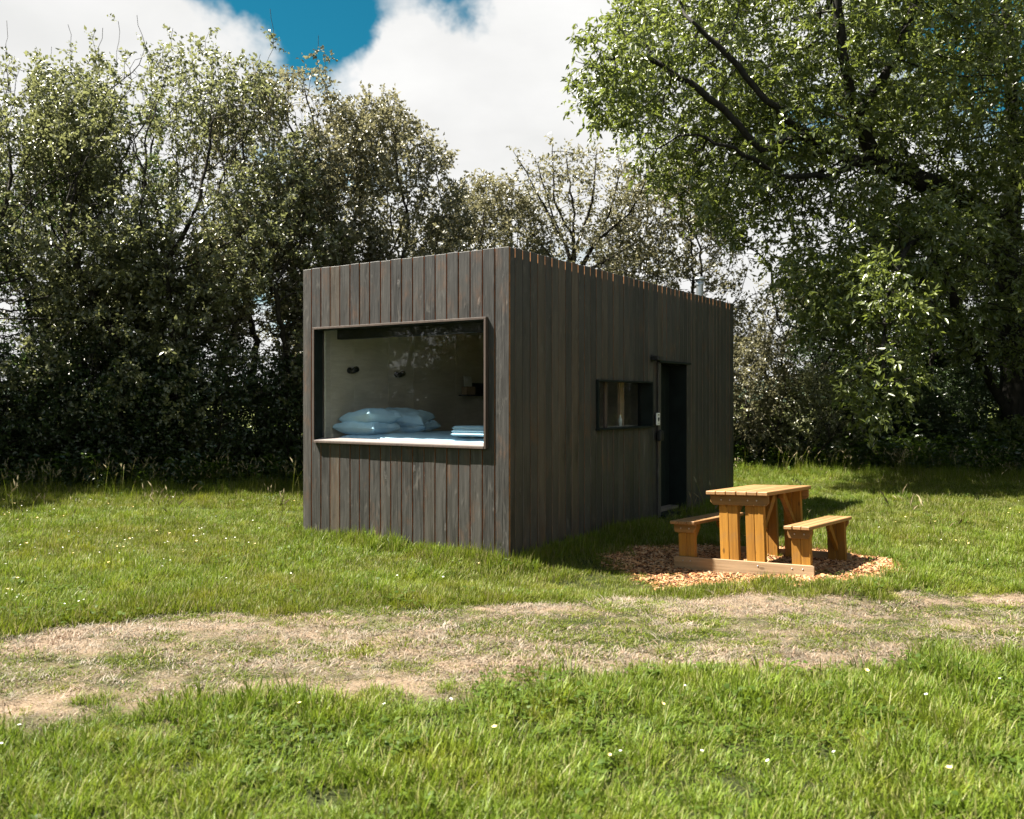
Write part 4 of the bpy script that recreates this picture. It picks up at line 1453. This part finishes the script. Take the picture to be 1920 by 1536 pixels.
def crown_leaves(rng, P, r, pd, thr, twigs, twig_len, per, length, width, droop, up=.6, keep=None, clear=0.0):
    """leafy twigs on every thin branch node; leaves alternate along each twig"""
    ok = (r < thr)
    if keep is not None: ok &= keep(P)
    idx = np.nonzero(ok)[0]
    idx = np.repeat(idx, twigs)
    if clear > 0: idx = idx[fbm(P[idx, 0] * 1.15 + P[idx, 1] * .6, P[idx, 2] * 1.25 + P[idx, 1] * .45, 3) > clear * 1.12 * rng.uniform(.82, 1.12, len(idx))]
    n = len(idx)
    td = norm(pd[idx] * .55 + rng.normal(0, .75, (n, 3)) + np.array([0, 0, .12 - droop * .5]))
    tl = twig_len * rng.uniform(.5, 1.3, n)
    tr = rng.uniform(0, 1, n)
    B, D, R = [], [], []
    for k in range(per):
        t = (k + .6) / per
        B.append(P[idx] + td * (tl * t)[:, None] + rng.normal(0, .02, (n, 3)) + np.array([0, 0, -1]) * (droop * tl * t * t * .5)[:, None])
        sd = norm(rng.normal(0, 1, (n, 3)))
        D.append(norm(td * .55 + sd * .9)); R.append(np.clip(tr * .55 + rng.uniform(0, .45, n), 0, 1))
    B, D, R = map(np.concatenate, (B, D, R))
    V, T = leaf_verts(rng, B, D, length, width, droop, up)
    return V, T, np.tile(R, 2)


def make_tree(name, label, lines, attr, seed, leaf, bark, r_tip=.006, r_base=.14, step=.25, reach=2.2, kill=.38,
              thr=.016, twigs=3, twig_len=.27, per=9, length=.082, width=.050, droop=.15, keep=None, clear=0.0, cat="tree", group=None, up=.05, leaf_up=.35, iters=90):
    rg = np.random.default_rng(seed)
    base = np.array(lines[0][0], float)
    P, par = grow(rg, lines, attr, step, reach, kill, iters, up)
    V, T, r, pd = tree_mesh(P, par, r_tip, r_base)
    root = empty(name, tuple(base))
    tag(root, label, cat, group)
    tr = link("trunk", np_mesh(name + "_trunk", V - base, T, [bark], smooth=True), root)
    LV, LT, LR = crown_leaves(rg, P, r, pd, thr, twigs, twig_len, per, length, width, droop, leaf_up, keep, clear)
    cr = link("crown", np_mesh(name + "_crown", LV - base, LT, [leaf], {'rnd': ('FACE', LR)}), root)
    cr["kind"] = "stuff"
    return root


def copy_tree(root, loc, rz, sc, label, group=None):
    r = root.copy(); COL.objects.link(r); r.location = loc; r.rotation_euler = (0, 0, rz); r.scale = (sc, sc, sc)
    r["label"] = label
    if group: r["group"] = group
    for c in root.children:
        k = c.copy(); COL.objects.link(k); k.parent = r
    return r


rg = np.random.default_rng(5)


def gz(x, y): return float(ground_h(np.array([x]), np.array([y]))[0])


def stems(x, y, n, spread, h, rgen, lean=(0, 0), fan=1.0):
    """several stems rising from one stool"""
    out = []
    z = gz(x, y) - .05
    for i in range(n):
        a = 2 * math.pi * i / n + rgen.uniform(0, 1.2)
        s = spread * rgen.uniform(.3, 1.0)
        bx, by = x + .22 * math.cos(a) * (i > 0), y + .22 * math.sin(a) * (i > 0)
        pts = [(x, y, z)] if i == 0 else [(x, y, z + .05), (bx, by, z + .25)]
        for t in (.25, .5, .75, 1.0):
            pts.append((bx + lean[0] * t + s * math.cos(a) * t ** 1.4 * fan + rgen.normal(0, .08), by + lean[1] * t + s * math.sin(a) * t ** 1.4 * fan + rgen.normal(0, .08), z + h * t * rgen.uniform(.9, 1.05)))
        out.append(pts)
    return out


HG = "trees of the hedgerow"
# x, depth, top row in the photo, crown half width, stems, material, ...
HEDGE = [
    # name, label, px, depth, top_py, half width m, half depth, stems, leaf, seed, low fraction, options
    ("hedgerow_tree", "olive leaved hedgerow tree cut by the frame edge, bare twigs on top", 25, 17.0, 105, 2.9, 2.2, 4, 'leaf_olive', 101, .10, dict(clear=.41, twigs=3)),
    ("hedgerow_tree", "tallest hedgerow tree left of the cabin with a dark forked trunk", 335, 17.3, 84, 3.0, 2.2, 4, 'leaf_olive', 102, .12, dict(clear=.40, twigs=3)),
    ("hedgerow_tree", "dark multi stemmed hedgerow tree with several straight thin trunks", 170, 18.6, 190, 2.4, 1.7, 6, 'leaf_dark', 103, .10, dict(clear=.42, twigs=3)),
    ("hedgerow_tree", "thin twiggy hedgerow tree with gaps of sky between its branches", 525, 18.2, 125, 2.1, 1.6, 4, 'leaf_tan', 104, .14, dict(clear=.40, twigs=3)),
    ("hedgerow_tree", "rounded tan green tree rising behind the cabin's front corner", 700, 19.2, 172, 2.05, 1.8, 4, 'leaf_tan', 105, .15, dict(clear=.34, twigs=4)),
    ("hedgerow_tree", "low tan green tree showing over the middle of the cabin roof", 915, 21.0, 318, 1.7, 1.4, 3, 'leaf_tan', 106, .2, dict(clear=.34, twigs=4)),
    ("hedgerow_tree", "hedgerow tree with dense leaves just beyond the cabin's flue", 1250, 22.0, 290, 2.0, 1.5, 4, 'leaf_tan', 108, .16, dict(clear=.37, twigs=3)),
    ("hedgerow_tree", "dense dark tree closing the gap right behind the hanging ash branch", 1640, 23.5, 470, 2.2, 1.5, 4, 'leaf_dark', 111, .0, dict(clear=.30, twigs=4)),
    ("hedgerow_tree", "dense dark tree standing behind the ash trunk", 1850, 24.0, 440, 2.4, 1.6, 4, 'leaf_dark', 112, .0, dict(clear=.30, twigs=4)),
    ("hedgerow_tree", "leafy tree behind the picnic table beneath the hanging ash branches", 1510, 22.5, 500, 2.0, 1.5, 4, 'leaf_tan', 109, .05, dict(clear=.42, twigs=2)),
]
hedge_objs = []
for (nm, lab, px, dep, top, hw, hdp, ns, lf, seed, low, opt) in HEDGE:
    c = pix(px, HORIZON, dep); x, y = c[0], dep
    H = pix(px, top, dep)[2]
    r_ = np.random.default_rng(seed)
    nA = int(3600 * (hw / 2.0) * (H / 8.5))
    A = [ellipsoid(r_, int(nA * .55), (x, y, H * .62), (hw, hdp, H * .37), .45),
         ellipsoid(r_, int(nA * .12), (x - hw * .55, y - .3, H * .5), (hw * .6, hdp * .8, H * .2), .3),
         ellipsoid(r_, int(nA * .12), (x + hw * .55, y - .3, H * .55), (hw * .6, hdp * .8, H * .2), .3),
         ellipsoid(r_, int(nA * .16), (x + r_.uniform(-.4, .4) * hw, y, H * .87), (hw * .45, hdp * .5, H * .125)),
         ellipsoid(r_, int(nA * .20), (x, y - .2, H * .30), (hw * .98, hdp, H * (.29 - low * .4)))]
    A = np.concatenate(A)
    A = A[(A[:, 2] > .35)]
    kw = dict(clear=.2); kw.update(opt)
    L0 = stems(x, y, ns, hw * .75, H * .5, r_)
    if seed in (101, 102, 104, 103):             # bare whips standing out of the top
        for w_ in range(7):
            a0 = np.array([x + r_.uniform(-.7, .7) * hw, y + r_.uniform(-.4, .4) * hdp, H * r_.uniform(.86, .93)])
            tp = a0 + np.array([r_.normal(0, .22), r_.normal(0, .2), r_.uniform(.9, 1.5)])
            A = np.concatenate([A] + [(a0 + (tp - a0) * t + r_.normal(0, .03, 3))[None] for t in np.linspace(0, 1, 9)])
        kw['keep'] = lambda Q, top=H: (Q[:, 2] < top - .05) | (np.sin(Q[:, 0] * 91.7 + Q[:, 2] * 57.3) > .55)
    hedge_objs.append(make_tree(nm, lab, L0, A, seed, M[lf], M['bark'], r_base=.13, r_tip=.0045, step=.19, group=HG, kill=.22, thr=.013, **kw))

# open, fan-branched tree with few leaves over the cabin roof
r_ = np.random.default_rng(107)
lines = [[(1.35, 21.2, -.05), tuple(pix(1075, 560, 21.2)), tuple(pix(1065, 470, 21.2))]]
for (a, b, c_) in (((1065, 470), (1020, 385), (965, 285)), ((1065, 470), (1035, 400), (1005, 300)), ((1075, 500), (1075, 400), (1060, 290)), ((1075, 480), (1110, 380), (1120, 280)),
                   ((1080, 520), (1135, 420), (1165, 320)), ((1070, 440), (1040, 380), (1035, 270)), ((1100, 470), (1180, 400), (1215, 330)), ((1080, 520), (1170, 470), (1245, 420)), ((1075, 540), (1010, 450), (950, 400))):
    d = 21.2 + r_.uniform(-.6, .6)
    lines.append([tuple(pix(*a, 21.2)), tuple(pix(*b, (21.2 + d) / 2)), tuple(pix(*c_, d))])
A = np.concatenate([ellipsoid(r_, 900, pix(1080, 360, 21.2), (1.75, 1.1, 1.1)), ellipsoid(r_, 1300, pix(1110, 480, 21.2), (1.9, 1.2, .8))])
make_tree("hedgerow_tree", "open fan branched tree with sparse leaves beyond the cabin roof", lines, A, 107, M['leaf_tan'], M['bark'], r_base=.15, r_tip=.007, group=HG, twigs=3, per=6, clear=.30, kill=.28, step=.2)

# the big ash at the right
AL = [
    [(1905, 905, 20.5), (1902, 700, 20.5), (1893, 500, 20.2), (1862, 405, 19.7), (1765, 352, 19), (1672, 316, 18.4), (1636, 287, 18), (1606, 217, 17.5), (1582, 120, 17), (1570, 20, 17), (1560, -120, 17)],
    [(1904, 800, 20.5), (1858, 715, 20.1), (1812, 633, 19.6), (1783, 545, 19.1), (1742, 430, 18.6), (1700, 370, 18)],
    [(1672, 316, 18.4), (1600, 300, 17.8), (1507, 252, 17.0), (1440, 190, 16.5), (1370, 110, 16.5), (1300, 40, 16.5)],
    [(1893, 500, 20.2), (1903, 300, 20), (1893, 100, 20), (1880, -120, 20), (1860, -300, 20)],
    [(1636, 287, 18), (1560, 330, 17.2), (1460, 330, 16.7), (1380, 280, 16.4), (1290, 250, 16.4)],
    [(1742, 430, 18.6), (1695, 470, 16.7), (1665, 550, 15.7), (1655, 650, 15.3), (1665, 740, 15.2)],
    [(1903, 300, 20), (1960, 180, 19), (2050, 60, 18.5), (2120, -80, 18)],
    [(1606, 217, 17.5), (1680, 110, 17.2), (1720, 0, 17), (1730, -140, 17)],
    [(1862, 405, 19.7), (1800, 440, 18), (1700, 560, 17), (1600, 600, 16.5)],
    [(1507, 252, 17.0), (1430, 280, 16.5), (1330, 180, 16.3), (1220, 110, 16.5), (1130, 110, 16.6)],
    [(1783, 545, 19.1), (1700, 600, 18.6), (1560, 640, 18.3), (1460, 600, 18.2)],
]
lines = [[tuple(pix(*p)) for p in ln] for ln in AL]
lines[0][0] = (lines[0][0][0], lines[0][0][1], -.1)
r_ = np.random.default_rng(120)
A = np.concatenate([
    ellipsoid(r_, 5200, pix(1570, 110, 18.9), (5.1, 3.0, 4.1), .2),
    ellipsoid(r_, 3400, pix(1890, 170, 20.6), (4.0, 3.6, 5.4), .2),
    ellipsoid(r_, 2000, pix(1430, 330, 18.0), (3.1, 2.0, 1.9)),
    ellipsoid(r_, 1400, pix(1650, 470, 18), (2.6, 2.0, 1.2)),
    ellipsoid(r_, 840, pix(1650, 640, 15.5), (.75, .7, 1.55)),
    ellipsoid(r_, 520, pix(1560, 560, 16.5), (1.0, .8, 1.0)),
    ellipsoid(r_, 840, pix(1880, 560, 18.5), (1.8, 1.6, 1.5)),
    ellipsoid(r_, 700, pix(1180, 130, 16.6), (1.25, 1.0, 1.3)),
])
ppx = 960 + F_PX * A[:, 0] / A[:, 1]; ppy = HORIZON - F_PX * (A[:, 2] - ZC) / A[:, 1]
lim = np.interp(ppy, [-400, -60, 0, 60, 130, 200, 260, 320, 400, 480, 560, 900], [1250, 1130, 1105, 1075, 1060, 1085, 1110, 1180, 1290, 1380, 1480, 1560])
A = A[(ppx > lim) & (A[:, 2] > .9)]
ash = make_tree("ash_tree", "huge ash tree with spreading dark limbs overhanging the meadow", lines, A, 120, M['leaf_ash'], M['bark_ash'], r_base=.33, r_tip=.006, step=.23, kill=.29, reach=2.4,
                thr=.017, twigs=3, twig_len=.42, per=12, length=.130, width=.050, droop=.34, clear=.40, up=.0, leaf_up=.35)

# understorey shrubs
SG = "shrubs under the hedgerow"
SHR = [
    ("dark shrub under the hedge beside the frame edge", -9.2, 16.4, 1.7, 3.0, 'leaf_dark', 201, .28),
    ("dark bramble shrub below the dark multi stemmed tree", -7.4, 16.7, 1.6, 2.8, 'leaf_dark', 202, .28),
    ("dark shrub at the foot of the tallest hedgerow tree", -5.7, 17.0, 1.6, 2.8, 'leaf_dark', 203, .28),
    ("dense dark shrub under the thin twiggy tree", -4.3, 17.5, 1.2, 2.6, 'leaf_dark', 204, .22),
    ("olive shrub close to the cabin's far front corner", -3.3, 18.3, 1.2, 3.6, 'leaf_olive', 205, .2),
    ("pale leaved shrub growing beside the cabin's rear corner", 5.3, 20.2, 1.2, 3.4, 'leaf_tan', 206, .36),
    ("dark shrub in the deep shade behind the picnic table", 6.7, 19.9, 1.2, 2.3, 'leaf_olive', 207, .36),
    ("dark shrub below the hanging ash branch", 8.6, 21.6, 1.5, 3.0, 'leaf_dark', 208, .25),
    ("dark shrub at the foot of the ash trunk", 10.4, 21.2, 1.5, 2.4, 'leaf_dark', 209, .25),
    ("low shrub by the ash trunk with sunlit leaf tips", 11.4, 19.6, 1.1, 1.3, 'leaf_ash', 210, .2),
]
shrub_objs = []
for (lab, x, y, hw, h, lf, seed, clr) in SHR:
    r_ = np.random.default_rng(seed)
    A = ellipsoid(r_, int(900 * hw * h / 2), (x, y, h * .52), (hw, hw * .8, h * .5))
    A = A[A[:, 2] > .15]
    shrub_objs.append(make_tree("shrub", lab, stems(x, y, 5, hw * .7, h * .45, r_), A, seed, M[lf], M['bark'], r_base=.045, r_tip=.005, step=.16, reach=1.6, kill=.2, thr=.012, twigs=4, twig_len=.2, per=7,
              length=.07, width=.045, clear=clr, cat="shrub", group=SG))

# the hedge runs on past the frame at the left: its trees are what the picture window mirrors
OG = "hedgerow trees mirrored in the window"
for i, (x, y, rz, sc, src) in enumerate(((-13.2, 15.0, 2.0, 1.0, 1), (-15.5, 10.5, 1.0, 1.05, 0), (-16.5, 6.2, 4.0, 1.1, 1), (-16.2, 2.2, 2.6, 1.0, 4), (-16.8, -1.8, .4, 1.1, 2), (-16.0, -6.0, 5.0, 1.05, 1), (-14.5, -10.5, 3.0, 1.1, 0))):
    copy_tree(hedge_objs[src], (x, y, gz(x, y) - .05), rz, sc, "hedgerow tree of the row seen mirrored in the picture window", OG)

# unseen trees added at the right to keep sky light off the side wall
for i, (x, y, rz, sc, src) in enumerate(((15.5, 15.0, 2.0, 1.1, 1), (16.5, 11.0, 1.0, 1.1, 4), (16.5, 7.0, 4.0, 1.15, 0), (16.2, 3.0, 2.6, 1.1, 1), (16.6, -1.0, .4, 1.1, 4))):
    copy_tree(hedge_objs[src], (x, y, gz(x, y) - .05), rz, sc, "unseen hedgerow tree added on the side of the ash to darken the side wall", "unseen trees added to darken the side wall")

for k, (x, y) in enumerate(((13.2, 18.6), (15.0, 18.8), (16.8, 18.2), (14.2, 20.5))):  # unseen shrubs added so that the side window mirrors dark leaves
    copy_tree(shrub_objs[(4, 6, 7, 5)[k]], (x, y, gz(x, y) - .05), k * 1.3, 1.1, "dark shrub beyond the ash trunk closing the field corner", "unseen shrubs added past the ash")
for i in range(22):
    left = i < 12
    x, y = (-14.6 - .5 * (i % 2), 13.5 - 2.0 * i) if left else (14.6 + .5 * (i % 2), 16.2 - 2.1 * (i - 12))  # right-hand row is unseen, added to block bright field from the side window
    copy_tree(shrub_objs[(0, 2, 3, 4, 6, 7)[i % 6]], (x, y, gz(x, y) - .05), i * 1.7, 1.15, "dark shrub filling the foot of the hedge mirrored in the picture window" if left else "dark shrub filling the foot of the hedge mirrored in the side window", "hedge shrubs mirrored in the windows")

# undergrowth of nettles and brambles at the foot of the hedge
rng = np.random.default_rng(77)


def nettle(rng, n, h, mat='leaf_dark'):
    B, D = [], []
    for i in range(n):
        b = np.array([rng.normal(0, .13), rng.normal(0, .13), 0]); ln = rng.normal(0, .18, 2); hh = h * rng.uniform(.5, 1.1)
        for t in np.linspace(.15, 1, 7):
            for s_ in range(3):
                B.append(b + np.array([ln[0] * t, ln[1] * t, hh * t])); a = rng.uniform(0, 6.283); D.append((math.cos(a), math.sin(a), .1))
    V, T = leaf_verts(rng, np.array(B), np.array(D), .085, .045, .35, .8)
    return np_mesh("nettle", V, T, [M[mat]], {'rnd': ('FACE', np.tile(rng.uniform(0, 1, len(B)), 2))})


nets = [nettle(rng, 9, .62) for _ in range(2)] + [nettle(rng, 10, .6, 'weed') for _ in range(2)]
x = rng.uniform(-13, 15, 2600); y = hedge_y(x) - .1 + 4.3 * rng.uniform(0, 1, 2600) ** 1.5
k_ = keep_clear(x, y, .2); x, y = x[k_], y[k_]; n = len(x); sc = rng.uniform(.6, 1.25, n) * smooth((y - hedge_y(x)) / .6 + .45) * (1 + .28 * np.clip(y - hedge_y(x) - 1, 0, 3))
scatter("undergrowth", np.stack([x, y, ground_h(x, y)], 1), np.stack([rng.normal(0, .1, n), rng.normal(0, .1, n), rng.uniform(0, 6.28, n)], 1), np.stack([sc] * 3, 1), rng.integers(0, 4, n), nets,
        label="dark green nettles and brambles at the foot of the hedge", cat="undergrowth")
